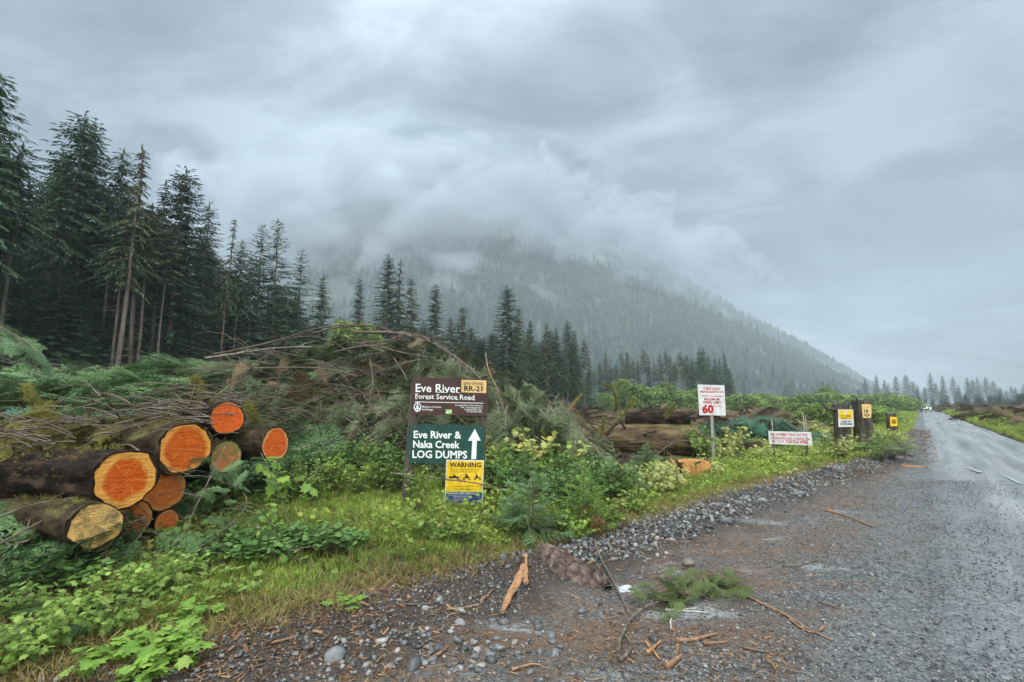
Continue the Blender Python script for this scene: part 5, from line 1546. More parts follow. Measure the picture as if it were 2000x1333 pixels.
# speed sign
YP = 13.0
b0 = at(1396, 922, YP); b0[2] = float(h(b0[0], YP)) - .1
o = empty('road_sign', b0, 'white speed limit sign with red writing on a thin grey post', 'sign')
B = Board(o, YP, 1396)
B.post('post', 1391, 810, 1396, 926, 4.6, P_['post_pale'], .05, .006)
wp = B.panel('sign_board', [(1362.6, 751.3), (1414.8, 753), (1417.6, 812.3), (1366, 811.3)], P_['white'], 0, .006)
s2 = .02
B.text('headlights_lettering', [('TURN YOUR', 1373, 761.5, 4.6, 33, s2, .03), ('HEADLIGHTS ON', 1367.2, 767.4, 4.4, 46, s2, .03)], P_['red'], .002, wp)
B.text('limit_lettering', [('MAXIMUM', 1375.4, 782.2, 4.6, 29.5, s2, .03), ('SPEED LIMIT', 1373, 788.4, 4.6, 35.5, s2, .03)], P_['red'], .002, wp)
B.text('speed_number', [('60', 1371.2, 806.4, 14.6, 23, .012, .055), ('km/hr', 1395, 795.6, 4.2, 15, s2, .012)], P_['red'], .002, wp)
B.shapes('rule_line', [[(1368, 773), (1413, 774), (1413, 775.2), (1368, 774.2)]], P_['red'], .002, wp)
g = Geo(); tube(g, [B.w(1388, 753.5, .001), B.w(1388, 753.5, .006)], .010, 8); tube(g, [B.w(1391, 810, .001), B.w(1391, 810, .006)], .010, 8); g.build('bolts', P_['black'], o)

# advisory sign
YA = 14.0
b0 = at(1540, 905, YA); b0[2] = float(h(b0[0], YA)) - .1
o = empty('road_sign', b0, 'low wide white advisory sign with red writing in the bushes', 'sign')
B = Board(o, YA, 1540)
B.post('post', 1510, 846, 1515, 905, 4, P_['post'], .05, .006); B.post('post', 1576, 848, 1578, 905, 4, P_['post'], .05, .006)
wp = B.panel('sign_board', [(1500.4, 842.6), (1584.4, 844.4), (1586.4, 870.6), (1502.6, 867.2)], P_['white'], 0, .006)
B.text('lettering', [('BE ADVISED THAT ACTIVE', 1506, 851.0, 4.9, 70, .022, .03), ('LOGGING AND ROAD CONSTRUCTION', 1504.6, 858.2, 4.7, 77, .028, .025), ('MAY OCCUR', 1507.6, 864.4, 4.2, 24, .03, .025), ('7 DAYS A WEEK', 1534, 865.6, 5.6, 45, .03, .04)], P_['red'], .002, wp)

# old stumps that carry small signs
def stump(px, pyb, pyt, wpx, Y, label, seed, flare=1.5, lean=0.0, fork=False):
    rs_ = np.random.default_rng(seed)
    b = at(px, pyb, Y); b[2] = float(h(b[0], Y)) - .08
    H = at(px, pyt, Y)[2] - b[2]; r = wpx / 2 / F * Y
    o = empty('tree_stump', b, label, 'stump', 'old stumps beside the road')
    n = 26; k = 16
    th = np.arange(n) * 2 * math.pi / n; zz = np.linspace(0, 1, k)
    f = 1 + (flare - 1) * np.exp(-zz / .16)
    rad = r * f[:, None] * (1 + .10 * fbm(np.cos(th)[None] * 2 + seed, np.sin(th)[None] * 2 + zz[:, None] * 1.2, seed, 3) + .05 * np.sin(th * 6 + seed)[None] * f[:, None] ** 2)
    V = np.stack([np.cos(th)[None] * rad + lean * zz[:, None] * H, np.sin(th)[None] * rad, np.broadcast_to(zz[:, None] * H, rad.shape)], -1)
    V[-1, :, 2] += .04 * rs_.normal(size=n)
    g = Geo(); i, j = np.meshgrid(np.arange(k - 1), np.arange(n), indexing='ij'); a = (i * n + j).ravel(); bb = (i * n + (j + 1) % n).ravel()
    g.add(V.reshape(-1, 3), None, np.stack([a, bb, bb + n, a + n], 1)); gb_ = g
    g = Geo(); top = V[-1] * [1, 1, 1]; g.add(np.concatenate([top, [top.mean(0) + [0, 0, -.02]]]), [(q, (q + 1) % n, n) for q in range(n)]); g.build('weathered_top', M['stump_bark'], o)
    mg = Geo(); cnt = 130
    aa = rs_.uniform(0, 6.28, cnt); z2 = rs_.random(cnt) ** 1.5 * .9
    rr_ = np.interp(z2, zz, f) * r * 1.02
    pts = np.stack([np.cos(aa) * rr_ + lean * z2 * H, np.sin(aa) * rr_, z2 * H], 1)
    kk = fbm(aa * 1.5, z2 * 3, seed, 2) > .0
    pts = pts[kk]
    mg.scatter(MOSS[1], rotm(rs_.uniform(0, 6.28, len(pts)), rs_.normal(-.8, .4, len(pts)), 0) * rs_.uniform(.04, .12, len(pts))[:, None, None], pts)
    gb_.join(mg, m=1); gb_.build('bark', [M['stump_bark'], M['moss']], o, smooth=True)
    return o, b, H, r
M['stump_bark'] = surf('stump_bark', (.014, .012, .010), (.055, .045, .036), 5, .85, 1.0, coord='obj', stretch=(2, 2, .5), c3=(.12, .10, .08))
o1, b1, H1, r1 = stump(1648, 884, 789, 27, 16.0, 'left old stump leaning slightly, with a yellow and white sign', 3, 1.45, .02)
g = Geo(); tube(g, curve_pts([(-.1, -.05, H1 * .88), (-.42, -.05, H1 * .90), (-.62, 0, H1 * 1.02)], 7), np.linspace(.07, .03, 7), 6, rough=.1); g.build('branch_stub', M['stump_bark'], o1)
o2, b2, H2, r2_ = stump(1691, 889, 783, 30, 15.8, 'tallest old stump with a pale number plate near its top', 4, 1.6)
o3, b3, H3, r3 = stump(1744, 852, 808, 16, 25.0, 'small distant old stump with a yellow symbol sign', 5, 1.4)

def mini_sign(poly, Y, label):
    P = np.array(poly, float); c = P.mean(0)
    b = at(c[0], P[:, 1].max(), Y)
    o = empty('small_sign', b, label, 'sign', 'small signs nailed to the old stumps')
    return Board(o, Y, c[0])
B = mini_sign([(1637, 800), (1667, 800), (1667, 834), (1637, 834)], 15.6, 'yellow and white winter chains notice nailed to the left stump')
wp = B.panel('sign_board', [(1636.8, 800.2), (1666.4, 800.2), (1668, 834), (1638, 834.6)], P_['white'], 0, .006)
B.shapes('yellow_field', [[(1638.4, 801.6), (1665, 801.6), (1665.4, 819.4), (1639, 819.4)]], P_['yellow'], .002, wp)
B.shapes('tyre_symbol', annulus(1652, 807, 1.8, 3.2, 14) + [[(1652, 801.9), (1654, 804.4), (1650, 804.4)]], P_['white'], .0035, wp)
B.text('lettering', [('OCTOBER 1', 1641, 814.2, 2.7, 21, 0, .03), ('MARCH 31', 1642.4, 818.4, 2.7, 18, 0, .03), ('CHAINS MAY', 1642, 825.2, 3.0, 21, 0, .03), ('BE REQUIRED', 1641.2, 830.4, 3.6, 23.4, 0, .03)], P_['black'], .0035, wp)
B = mini_sign([(1683, 790), (1702, 790), (1702, 818), (1686, 818)], 15.35, 'bent pale yellow plate with the number 19 on the tallest stump')
wp = B.panel('sign_board', [(1683, 790), (1701.6, 790.2), (1702.4, 804), (1701.2, 816.4), (1685.8, 817), (1684.4, 804)], P_['cream'], 0, .006)
B.text('lettering', [('ROUTE', 1688, 798.2, 2.7, 10.5, 0, .02)], flat('ink_orange', (.55, .22, .02), .5), .002, wp)
B.text('number', [('19', 1687.4, 807.6, 7.0, 8.6, 0, .035)], P_['black'], .002, wp)
B.shapes('oval_badge', annulus(1693.2, 811.6, 2.6, 5.2, 18, .5), P_['black'], .002, wp)
B = mini_sign([(1738, 815), (1753, 815), (1753, 833), (1739, 833)], 24.7, 'bright yellow sign with a black crossed circle on the small distant stump')
wp = B.panel('sign_board', [(1738.4, 814.6), (1752.2, 814.8), (1752.8, 832.8), (1739, 833.2)], P_['yellow'], 0, .006)
B.shapes('circle_symbol', annulus(1745.8, 824, 3.4, 4.7, 18) + [[(1742.6, 821.6), (1743.4, 820.8), (1749, 826.6), (1748.2, 827.4)], [(1743.4, 823.4), (1748, 822.6), (1748, 825.2), (1744.2, 825.6)]], P_['black'], .003, wp)

# thin pale stakes
for px, py0, py1, Y, lab in [(1509, 818, 862, 16.2, 'thin grey stake above the left end of the advisory sign'), (1570, 806, 850, 17, 'pale leaning stake behind the advisory sign'), (1575, 812, 850, 17.4, 'thin stake just right of the pale leaning one')]:
    a, b = at(px - 2, py0, Y), at(px + 2, py1, Y); b[2] = min(b[2], float(h(b[0], Y)))
    g = Geo(); tube(g, [a, b], .018, 5)
    tag(g.build('stake', M['stick_pale']), lab, 'stake')

# ------------------------------------------------------------------ white car far down the road
def car():
    t_ = 104.0
    d = ray(1809, 804.6); c = np.array([0, 0, CAMH]) + d * t_ * 1.0
    cpos = np.array([c[0], c[1], .02])
    yaw = math.atan2(-cpos[0], -cpos[1])
    o = empty('parked_car', cpos, 'white car with headlights on coming along the far end of the road', 'car')
    o.rotation_euler = (0, 0, math.atan2(.64, -.768) + math.pi)
    white = flat('car_white', (.75, .76, .77), .25, .5, wear=.03); dark = flat('car_dark', (.012, .013, .015), .3); glass = flat('car_glass', (.05, .065, .075), .08, .6); rub = flat('car_tyre', (.015, .015, .015), .8)
    # profile along local -Y (front), half width .9
    def loft(rows, mat, name):
        g = Geo(); V = []; 
        for y, pts in rows: V += [(x, y, z) for x, z in pts]
        n = len(rows[0][1]); k = len(rows)
        f4 = [(i * n + j, i * n + (j + 1) % n, (i + 1) * n + (j + 1) % n, (i + 1) * n + j) for i in range(k - 1) for j in range(n)]
        V += [tuple(np.mean([V[j] for j in range(n)], 0)), tuple(np.mean([V[(k - 1) * n + j] for j in range(n)], 0))]
        f3 = [(k * n, (j + 1) % n, j) for j in range(n)] + [(k * n + 1, (k - 1) * n + j, (k - 1) * n + (j + 1) % n) for j in range(n)]
        g.add(V, f3, f4); return g.build(name, mat, o, smooth=False)
    def sec(w, z0, z1): return [(-w, z0), (-w * 1.0, z0 + (z1 - z0) * .7), (-w * .9, z1), (0, z1 + .03), (w * .9, z1), (w * 1.0, z0 + (z1 - z0) * .7), (w, z0), (0, z0 - .02)]
    loft([(-2.2, sec(.74, .34, .62)), (-2.05, sec(.86, .26, .78)), (-1.2, sec(.91, .24, .92)), (-.6, sec(.92, .24, .98)), (1.6, sec(.92, .24, 1.0)), (2.1, sec(.86, .3, .95)), (2.2, sec(.74, .4, .8))], white, 'body')
    def cab(w, z0, z1): return [(-w, z0), (-w * .95, z0 + (z1 - z0) * .5), (-w * .84, z1), (0, z1 + .04), (w * .84, z1), (w * .95, z0 + (z1 - z0) * .5), (w, z0), (0, z0 - .02)]
    loft([(-.75, cab(.80, .96, 1.0)), (.0, cab(.80, .96, 1.46)), (1.2, cab(.80, .96, 1.50)), (1.9, cab(.78, .96, 1.1))], white, 'cabin')
    g = Geo(); g.add([(-.70, -.73, 1.02), (.70, -.73, 1.02), (.62, -.05, 1.42), (-.62, -.05, 1.42)], None, [(0, 1, 2, 3)]); 
    w_ = g.build('windscreen', glass, o); w_.location = (0, -.025, .012)
    for s in (-1, 1):
        g = Geo(); g.add([(.79 * s, -.4, 1.04), (.80 * s, 1.4, 1.06), (.70 * s, 1.1, 1.42), (.70 * s, .1, 1.40)], None, [(0, 1, 2, 3)]); q = g.build('side_window', glass, o); q.location = (.03 * s, 0, 0)
        g = Geo(); box(g, (.62 * s, -2.13, .66), (.34, .10, .15)); g.build('headlight', flat('headlight_lens', (.85, .86, .88), .1, .6, wear=.02), o)
        g = Geo(); box(g, (.98 * s, -.5, 1.04), (.16, .10, .12)); g.build('wing_mirror', white, o)
        for yy in (-1.4, 1.4):
            wo = bpy.data.objects.new('wheel', None); COL.objects.link(wo); wo.parent = o; wo.location = (.80 * s, yy, .33)
            g = Geo(); tube(g, [(-.1, 0, 0), (.1, 0, 0)], .33, 18); g.build('tyre', rub, wo, smooth=False)
            g = Geo(); tube(g, [(-.11, 0, 0), (.11, 0, 0)], .2, 14); g.build('rim', P_['bolt'], wo)
    g = Geo(); box(g, (0, -2.19, .50), (1.05, .08, .20)); g.build('grille', dark, o)
    g = Geo(); box(g, (0, -2.14, .32), (1.5, .14, .12)); g.build('front_bumper', dark, o)
    o.name = 'oncoming_car'
car()

# ------------------------------------------------------------------ branches and sticks
def px_line(ctrl, n=16, lift=.0):
    out = []
    for c in ctrl:
        if len(c) == 3: out.append(at(*c))
        else:
            p = gnd(*c); p[2] = max(float(gravel_z(p[0], p[1])) if veg_d(p[0], p[1]) < 0 else p[2], p[2]); p[2] += lift; out.append(p)
    return curve_pts(out, n)
def stick(name, ctrl, r, mat, label, cat='stick', group=None, n=18, lift=.012, taper=.45, side=0, rs_=np.random.default_rng(9), bumps=.18):
    P = px_line(ctrl, n, lift)
    g = Geo(); tube(g, P, np.linspace(r, r * taper, n), 7, rough=bumps, rs=rs_)
    for _ in range(side):
        i = rs_.integers(2, n - 2); d = (P[i + 1] - P[i - 1]); d /= np.linalg.norm(d)
        q = np.cross(d, [0, 0, 1]) * rs_.choice([-1, 1]) * .7 + d * .5 + [0, 0, rs_.uniform(-.1, .5)]
        L = r * rs_.uniform(8, 25)
        tube(g, [P[i], P[i] + q * L * .5, P[i] + q * L + [0, 0, -.1 * L]], [r * .5, r * .4, r * .15], 4, cap=False)
    return tag(g.build(name, M[mat], smooth=True), label, cat, group)

M['stick_brown'] = surf('stick_brown', (.11, .07, .045), (.27, .17, .10), 14, 0.55, 0.4)
DT = 'sticks strewn on the gravel'
stick('branch', [(1160, 1072), (1176, 1112), (1192, 1142), (1212, 1182), (1231, 1220)], .013, 'stick_grey', 'thin dark peeling stick leaning from the grass onto the gravel', 'branch', None, side=3, lift=.03)
stick('stick', [(1446, 1173), (1490, 1196), (1530, 1215), (1575, 1243), (1628, 1269)], .016, 'stick_brown', 'longest brown stick lying on the gravel shoulder', 'stick', DT)
stick('stick', [(1545, 1228), (1570, 1246), (1592, 1254)], .011, 'stick_tan', 'short brown stick lying against the longest stick', 'stick', DT)
stick('stick', [(1321, 1271), (1350, 1269), (1378, 1262), (1402, 1255)], .017, 'stick_tan', 'reddish bent stick left of the longest stick, near the bottom edge', 'stick', DT)
stick('stick', [(1376, 1276), (1400, 1274), (1424, 1271)], .010, 'stick_tan', 'straight tan stick just under the reddish bent one', 'stick', DT)
stick('stick', [(1304, 1326), (1318, 1314), (1331, 1301)], .022, 'stick_tan', 'thick short orange brown stick at the bottom edge', 'stick', DT)
stick('stick', [(1324, 1279), (1323, 1300)], .010, 'fresh_wood', 'pale split stick standing end on above the thick short stick', 'stick', DT)
stick('stick', [(1262, 1274), (1276, 1290), (1289, 1309)], .012, 'fresh_wood', 'longer one of two crossed orange splinters', 'splinter', DT)
stick('stick', [(1265, 1295), (1278, 1284), (1291, 1271)], .013, 'fresh_wood', 'shorter one of two crossed orange splinters', 'splinter', DT)
stick('stick', [(1614, 1006), (1640, 1013), (1665, 1022), (1708, 1040)], .021, 'stick_tan', 'tan stick lying on the shoulder near the road, farthest of the sticks', 'stick', DT)
stick('stick', [(1530, 1118), (1560, 1117), (1602, 1106)], .010, 'twig', 'thin dark twig on a grey silt patch', 'stick', DT)
stick('stick', [(1452, 1281), (1485, 1290), (1522, 1298)], .010, 'twig', 'dark twig below the longest stick', 'stick', DT)
stick('stick', [(1600, 1190), (1622, 1197), (1644, 1204)], .009, 'twig', 'thin twig right of the longest stick', 'stick', DT)
stick('stick', [(1500, 1311), (1510, 1318), (1520, 1336)], .011, 'stick_tan', 'curved tan stick cut by the bottom edge', 'stick', DT)
stick('stick', [(1300, 1208), (1345, 1209), (1388, 1212)], .008, 'stick_pale', 'pale thin straight twig under the fallen green bough', 'stick', DT)
stick('stick', [(1311, 1247), (1312, 1225), (1330, 1208), (1362, 1203)], .008, 'stick_pale', 'pale hooked twig under the fallen green bough', 'stick', DT)
stick('stick', [(1603, 1247), (1612, 1240)], .010, 'fresh_wood', 'tiny pale splinter by the end of the longest stick', 'splinter', DT)
stick('stick', [(872, 1208), (900, 1204), (938, 1196)], .013, 'stick_tan', 'tan stick lying on dark bark litter left of the big splinter', 'stick', DT)
stick('stick', [(938, 1190), (950, 1180), (962, 1168)], .012, 'stick_tan', 'short brown stick near the top of the stone patch', 'stick', DT)
stick('stick', [(525, 1286), (548, 1280), (572, 1274)], .011, 'stick_tan', 'tan stick in the dark litter at the bottom, left of the stones', 'stick', DT)
stick('stick', [(840, 1310), (862, 1295), (875, 1282)], .012, 'stick_tan', 'red brown stick among the stones at the bottom edge', 'stick', DT)
stick('stick', [(780, 1205), (820, 1203), (858, 1196)], .008, 'twig', 'dark thin twig at the edge of the grass', 'stick', DT)
stick('stick', [(1000, 1330), (1040, 1318), (1060, 1322)], .010, 'stick_tan', 'tan twig at the bottom edge right of the stones', 'stick', DT)
stick('plank', [(1762, 915), (1786, 917), (1812, 918.5)], .045, 'fresh_wood', 'pale yellow split plank lying beside the road past the ferns', 'plank', taper=.3)
# splintered slab standing in the stones
def slab(name, ctrl, w, th, mat, label, cat, z1=0.0, rs_=np.random.default_rng(12), lumps=0.2, lift=.01):
    P = px_line(ctrl, 14, lift); P[:, 2] += np.linspace(0, z1, 14)
    g = Geo(); n = 8
    V = []
    for i in range(14):
        d = P[min(i + 1, 13)] - P[max(i - 1, 0)]; d /= np.linalg.norm(d); s = np.cross(d, [0, 0, 1.0]); s /= np.linalg.norm(s); u = np.cross(s, d)
        ww = (np.interp(i / 13, np.linspace(0, 1, len(w)), w)) * (1 + lumps * rs_.normal() * .5)
        for k in range(n):
            a = k * 6.283 / n
            V.append(P[i] + s * math.cos(a) * ww * .5 * (1 + lumps * rs_.normal() * .5) + u * (math.sin(a) * th * (1 + lumps * rs_.normal()) + th))
    k = 14
    f4 = [(i * n + j, i * n + (j + 1) % n, (i + 1) * n + (j + 1) % n, (i + 1) * n + j) for i in range(k - 1) for j in range(n)]
    V += [P[0], P[-1]]
    f3 = [(k * n, (j + 1) % n, j) for j in range(n)] + [(k * n + 1, (k - 1) * n + j, (k - 1) * n + (j + 1) % n) for j in range(n)]
    g.add(V, f3, f4)
    return tag(g.build(name, M[mat]), label, cat)
slab('wood_splinter', [(981, 1221), (995, 1188), (1010, 1158), (1024, 1130)], [.03, .07, .075, .05], .015, 'fresh_wood', 'long orange wood splinter lying across the stones', 'splinter', lift=.03)
slab('wood_splinter', [(1027, 1166), (1027, 1146), (1028, 1110)], [.04, .04, .02], .012, 'fresh_wood', 'narrow upright splinter at the top of the long orange one', 'splinter', lift=.05)
M['bark_slab'] = surf('bark_slab', (.022, .015, .013), (.10, .072, .060), 9, .85, .5, spec=.15, c3=(.24, .19, .155), bscale=30)
def bark_slab():
    P = px_line([(1046, 1088), (1082, 1108), (1120, 1132), (1158, 1150), (1188, 1166)], 60, .0)
    w = np.interp(np.linspace(0, 1, 60), np.linspace(0, 1, 6), [.13, .25, .30, .29, .22, .08]); n = 34
    w = w * (1 + .25 * vn(np.arange(60) * .45, np.zeros(60), 8))
    V = []
    for i in range(60):
        d = P[min(i + 1, 59)] - P[max(i - 1, 0)]; d[2] = 0; d /= np.linalg.norm(d); s_ = np.array([d[1], -d[0], 0])
        for j in range(n):
            f_ = j / (n - 1) * 2 - 1
            zz = .11 * math.sqrt(max(0, 1 - f_ * f_)) * min(1, w[i] / .2)
            V.append(P[i] + s_ * f_ * w[i] * .55 + [0, 0, zz])
    V = np.array(V); I, J = np.meshgrid(np.arange(60), np.arange(n), indexing='ij')
    f_ = J.ravel() / (n - 1) * 2 - 1; edge = np.sqrt(np.clip(1 - f_ ** 2, 0, 1))
    # long cracked plates
    cu = I.ravel() * .085 + .5 * vn(J.ravel() * .35, I.ravel() * .1, 4); cv = J.ravel() * .30 + .6 * vn(I.ravel() * .12, J.ravel() * .2, 14)
    crack = np.minimum(np.abs(vn(cu, cv, 6)), np.abs(vn(cu * 1.7 + 9, cv * 1.3, 16))) * 2
    V[:, 2] += edge * (.05 * np.clip(crack / .22, 0, 1) + .03 * np.round(fbm(cu * 1.5, cv * 1.5, 9, 2) * 4) / 4) - .03
    g = Geo(); a_ = (I[:-1, :-1] * n + J[:-1, :-1]).ravel()
    g.add(V, None, np.stack([a_, a_ + 1, a_ + n + 1, a_ + n], 1))
    tag(g.build('bark_slab', M['bark_slab']), 'thick slab of rough purplish brown bark lying at the grass edge', 'bark')
bark_slab()
# fallen bough with green sprays
o = empty('fallen_bough', gnd(1215, 1262), 'curved fallen conifer bough with green sprays on the gravel', 'branch')
bl = np.array(o.location)
g = Geo(); P = px_line([(1209, 1313), (1213, 1272), (1232, 1232), (1262, 1206), (1312, 1188), (1370, 1168), (1432, 1148)], 26, .03) - bl
tube(g, P, np.linspace(.012, .004, 26), 7, rough=.18); P2 = px_line([(1211, 1316), (1224, 1305), (1232, 1290), (1231, 1278), (1222, 1262)], 14, .025) - bl; tube(g, P2, np.linspace(.011, .007, 14), 7, rough=.18)
g.build('stem', M['stick_grey'], o, smooth=True)
g = Geo(); rb = np.random.default_rng(44)
for q in range(120):
    px = rb.uniform(1258, 1435); py = 1190 - (px - 1258) * .17 + rb.normal() * 13 + 4
    p = gnd(px, py) - bl; p[2] = rb.uniform(.02, .13)
    g.join(FINE[q % 2], rotm(np.array([rb.normal(R(-55), .9)]), np.array([rb.normal(.12, .25)]), np.array([rb.normal() * .6]))[0] * rb.uniform(.10, .26), p)
g.build('needles', [M['needle_fallen'], M['twig']], o)

# branches around the sign and logs
stick('branch', [(765, 925, 6.95), (820, 930, 6.9), (870, 937, 6.85), (930, 944, 6.8), (1005, 962, 6.7)], .013, 'stick_grey', 'thin dark branch crossing in front of the yellow warning board', 'branch', None, side=5)
stick('branch', [(1008, 816, 11.6), (1040, 834, 11.3), (1072, 846, 11), (1098, 862, 10.8), (1135, 872, 10.6)], .017, 'stick_pale', 'whitish bare branch slanting over the leafy bushes right of the signs', 'branch', None, side=5)
stick('branch', [(440, 872, 5.35), (410, 935, 5.2), (385, 985, 5.0), (352, 1050, 4.8), (300, 1085, 4.7)], .006, 'stick_grey', 'thin grey switch leaning across the mossy log end', 'branch', None, side=6)
stick('branch', [(476, 962, 5.6), (482, 985, 5.4), (462, 1012, 5.1), (420, 1050, 4.8), (352, 1092, 4.4), (280, 1120, 4.2)], .008, 'twig', 'dark bent branch arching down in front of the log pile', 'branch', None, side=6)
stick('branch', [(510, 885, 6.0), (528, 925, 5.8), (548, 965, 5.6), (560, 1010, 5.5)], .005, 'twig', 'thin drooping twig under the rightmost log', 'branch', None, side=4)
stick('branch', [(108, 1132), (140, 1112), (172, 1090), (200, 1068)], .019, 'stick_pale', 'whitish peeled stick under the pale weathered log', 'branch', None, lift=.07)
slab('wood_splinter', [(206, 1112), (204, 1095), (196, 1066)], [.02, .04, .03], .01, 'fresh_wood', 'small tan splinter hanging under the pale weathered log', 'splinter', lift=.10)
stick('branch', [(0, 1062, 4.3), (60, 1030, 4.5), (120, 1000, 4.7), (170, 985, 4.8)], .012, 'twig', 'dark branch lying left of the pale weathered log', 'branch', None, side=6)
stick('branch', [(0, 1010, 4.4), (70, 985, 4.6), (150, 972, 4.7)], .010, 'twig', 'thin dark branch just under the largest log', 'branch', None, side=5)
stick('branch', [(330, 1110), (420, 1115), (470, 1120)], .010, 'stick_grey', 'grey twig lying on the mossy bank', 'branch', None, side=4, lift=.06)
stick('branch', [(500, 1050), (540, 1048), (565, 1042)], .012, 'stick_pale', 'short pale stick among the dark broad leaves', 'branch', None, lift=.1)
AR = 'long bare stems arching over the slash heap'
for ctrl, r, lab in [
 ([(420, 692, 13), (500, 676, 12.6), (560, 660, 12.3), (620, 642, 12), (690, 634, 11.7), (745, 640, 11.4)], .028, 'upper left arching stem on top of the slash heap'),
 ([(690, 650, 12.2), (760, 650, 11.8), (820, 658, 11.5), (860, 680, 11.2), (900, 706, 10.9), (940, 742, 10.6), (965, 770, 10.4)], .036, 'thick dark stem bending down to the right above the brown sign'),
 ([(700, 672, 11.8), (760, 664, 11.5), (800, 656, 11.3), (845, 664, 11.1), (905, 712, 10.6)], .022, 'thin stem running beside the thick dark bending stem'),
 ([(400, 700, 12.8), (470, 690, 12.4), (540, 680, 12), (610, 678, 11.6)], .03, 'pale grey stem lying along the left shoulder of the heap'),
 ([(500, 720, 11.2), (580, 718, 10.9), (640, 722, 10.6), (700, 735, 10.3)], .022, 'bare stem across the middle of the heap'),
 ([(510, 742, 10.4), (560, 738, 10.2), (600, 750, 10), (625, 738, 9.9), (650, 728, 9.8)], .014, 'crooked thin stem in the middle of the heap'),
 ([(560, 768, 9.8), (600, 760, 9.6), (625, 742, 9.5), (655, 730, 9.4)], .013, 'small bare stem slanting up at the heap centre'),
 ([(640, 690, 11.2), (720, 676, 11), (790, 690, 10.7), (850, 700, 10.4)], .02, 'arching stem under the highest one on the heap'),
 ([(600, 655, 12.4), (660, 640, 12), (730, 638, 11.6), (790, 655, 11.3), (850, 662, 11)], .02, 'highest arching stem of the slash heap'),
 ([(722, 700, 10.2), (728, 740, 9.9), (722, 790, 9.7), (735, 830, 9.6)], .012, 'thin stem hanging down left of the brown sign'),
 ([(770, 700, 10.2), (795, 745, 9.8), (790, 800, 9.6)], .012, 'thin hanging stem right behind the brown sign edge'),
 ([(948, 690, 10.8), (955, 725, 10.5), (975, 770, 10.2), (990, 820, 10)], .017, 'mossy tan snapped stem standing right of the brown sign')]:
    stick('branch', ctrl, r, 'twig_grey' if 'pale' in lab else ('stick_brown' if 'tan' in lab else 'twig'), lab, 'branch', AR, n=22, side=9)
# mossy snags and stubs
SN = 'mossy broken snags'
def snag(ctrl, r, lab, side=4, mat='bark_mossy'):
    rs_ = np.random.default_rng(int(ctrl[0][0]))
    P = px_line(ctrl, 14, 0)
    o = empty('mossy_snag', P[0], lab, 'snag', SN)
    P = P - P[0]
    g = Geo(); tube(g, P, np.linspace(r, r * .35, 14), 7, rough=.12, rs=rs_)
    for _ in range(side):
        i = rs_.integers(2, 12); q = rs_.normal(size=3) * [.7, .4, .6] + [0, 0, .2]; L = r * rs_.uniform(4, 9)
        tube(g, [P[i], P[i] + q * L], [r * .4, r * .12], 4, cap=False)
    g.build('wood', M[mat], o, smooth=True)
    mg = Geo(); k = 260; i = rs_.random(k) * 13; pts = np.stack([np.interp(i, np.arange(14), P[:, q]) for q in range(3)], 1); rr_ = np.interp(i, np.arange(14), np.linspace(r, r * .35, 14))
    dv = rs_.normal(size=(k, 3)); dv /= np.linalg.norm(dv, axis=1, keepdims=True)
    mg.scatter(MOSS[0], rotm(rs_.uniform(0, 6.28, k), rs_.normal(-.9, .6, k), rs_.normal(0, .6, k)) * rs_.uniform(.04, .10, k)[:, None, None], pts + dv * rr_[:, None] * .9)
    mg.build('moss_cover', M['moss'], o)
snag([(425, 800, 6.6), (392, 775, 6.7), (386, 748, 6.75), (378, 742, 6.8)], .05, 'pointed mossy snag standing behind the small top log', 3)
snag([(378, 812, 6.4), (384, 780, 6.5), (395, 752, 6.6)], .06, 'leaning mossy snag joined to the pointed one above the logs', 3)
snag([(420, 808, 6.5), (370, 802, 6.4), (340, 795, 6.3)], .04, 'mossy stub lying left of the small top log', 4)
snag([(85, 812, 5.9), (70, 790, 6), (50, 756, 6.1)], .05, 'curved mossy branch rising at the left above the logs', 2)
snag([(0, 838, 5.6), (60, 812, 5.8), (100, 815, 5.9), (150, 845, 5.9)], .035, 'drooping mossy branch lying over the left end of the pile', 6)
snag([(20, 870, 5.2), (110, 850, 5.5), (200, 826, 5.7), (330, 818, 5.9)], .035, 'long mossy branch lying along the top of the pile', 8)
snag([(90, 840, 5.7), (95, 815, 5.8), (98, 790, 5.9)], .03, 'short upright mossy stub at the left of the pile', 2)
snag([(500, 825, 6.6), (492, 805, 6.7), (485, 790, 6.8)], .03, 'mossy stub behind the rightmost log', 3)
snag([(1090, 815, 14.5), (1078, 795, 14.5), (1062, 780, 14.5)], .06, 'dark curved snag at the left of the fallen logs', 2)
snag([(1106, 808, 14.8), (1120, 790, 14.8), (1135, 772, 14.9)], .07, 'split yellowish snag pointing up right behind the fallen logs', 2, 'stick_tan')
snag([(1202, 805, 14.8), (1204, 785, 14.8), (1195, 760, 14.8), (1178, 752, 14.8)], .05, 'hooked bare snag curving left above the fallen logs', 1)
snag([(1300, 815, 15.6), (1310, 800, 15.6), (1318, 790, 15.6)], .05, 'short snag on the blackened log', 2)
snag([(1185, 850, 12.6), (1205, 825, 12.6), (1225, 800, 12.7), (1240, 780, 12.8)], .04, 'branching bare snag in front of the long mossy log', 9)
snag([(1160, 880, 12.2), (1175, 845, 12.3), (1180, 815, 12.4)], .04, 'upright bare snag at the left of the long mossy log', 8)

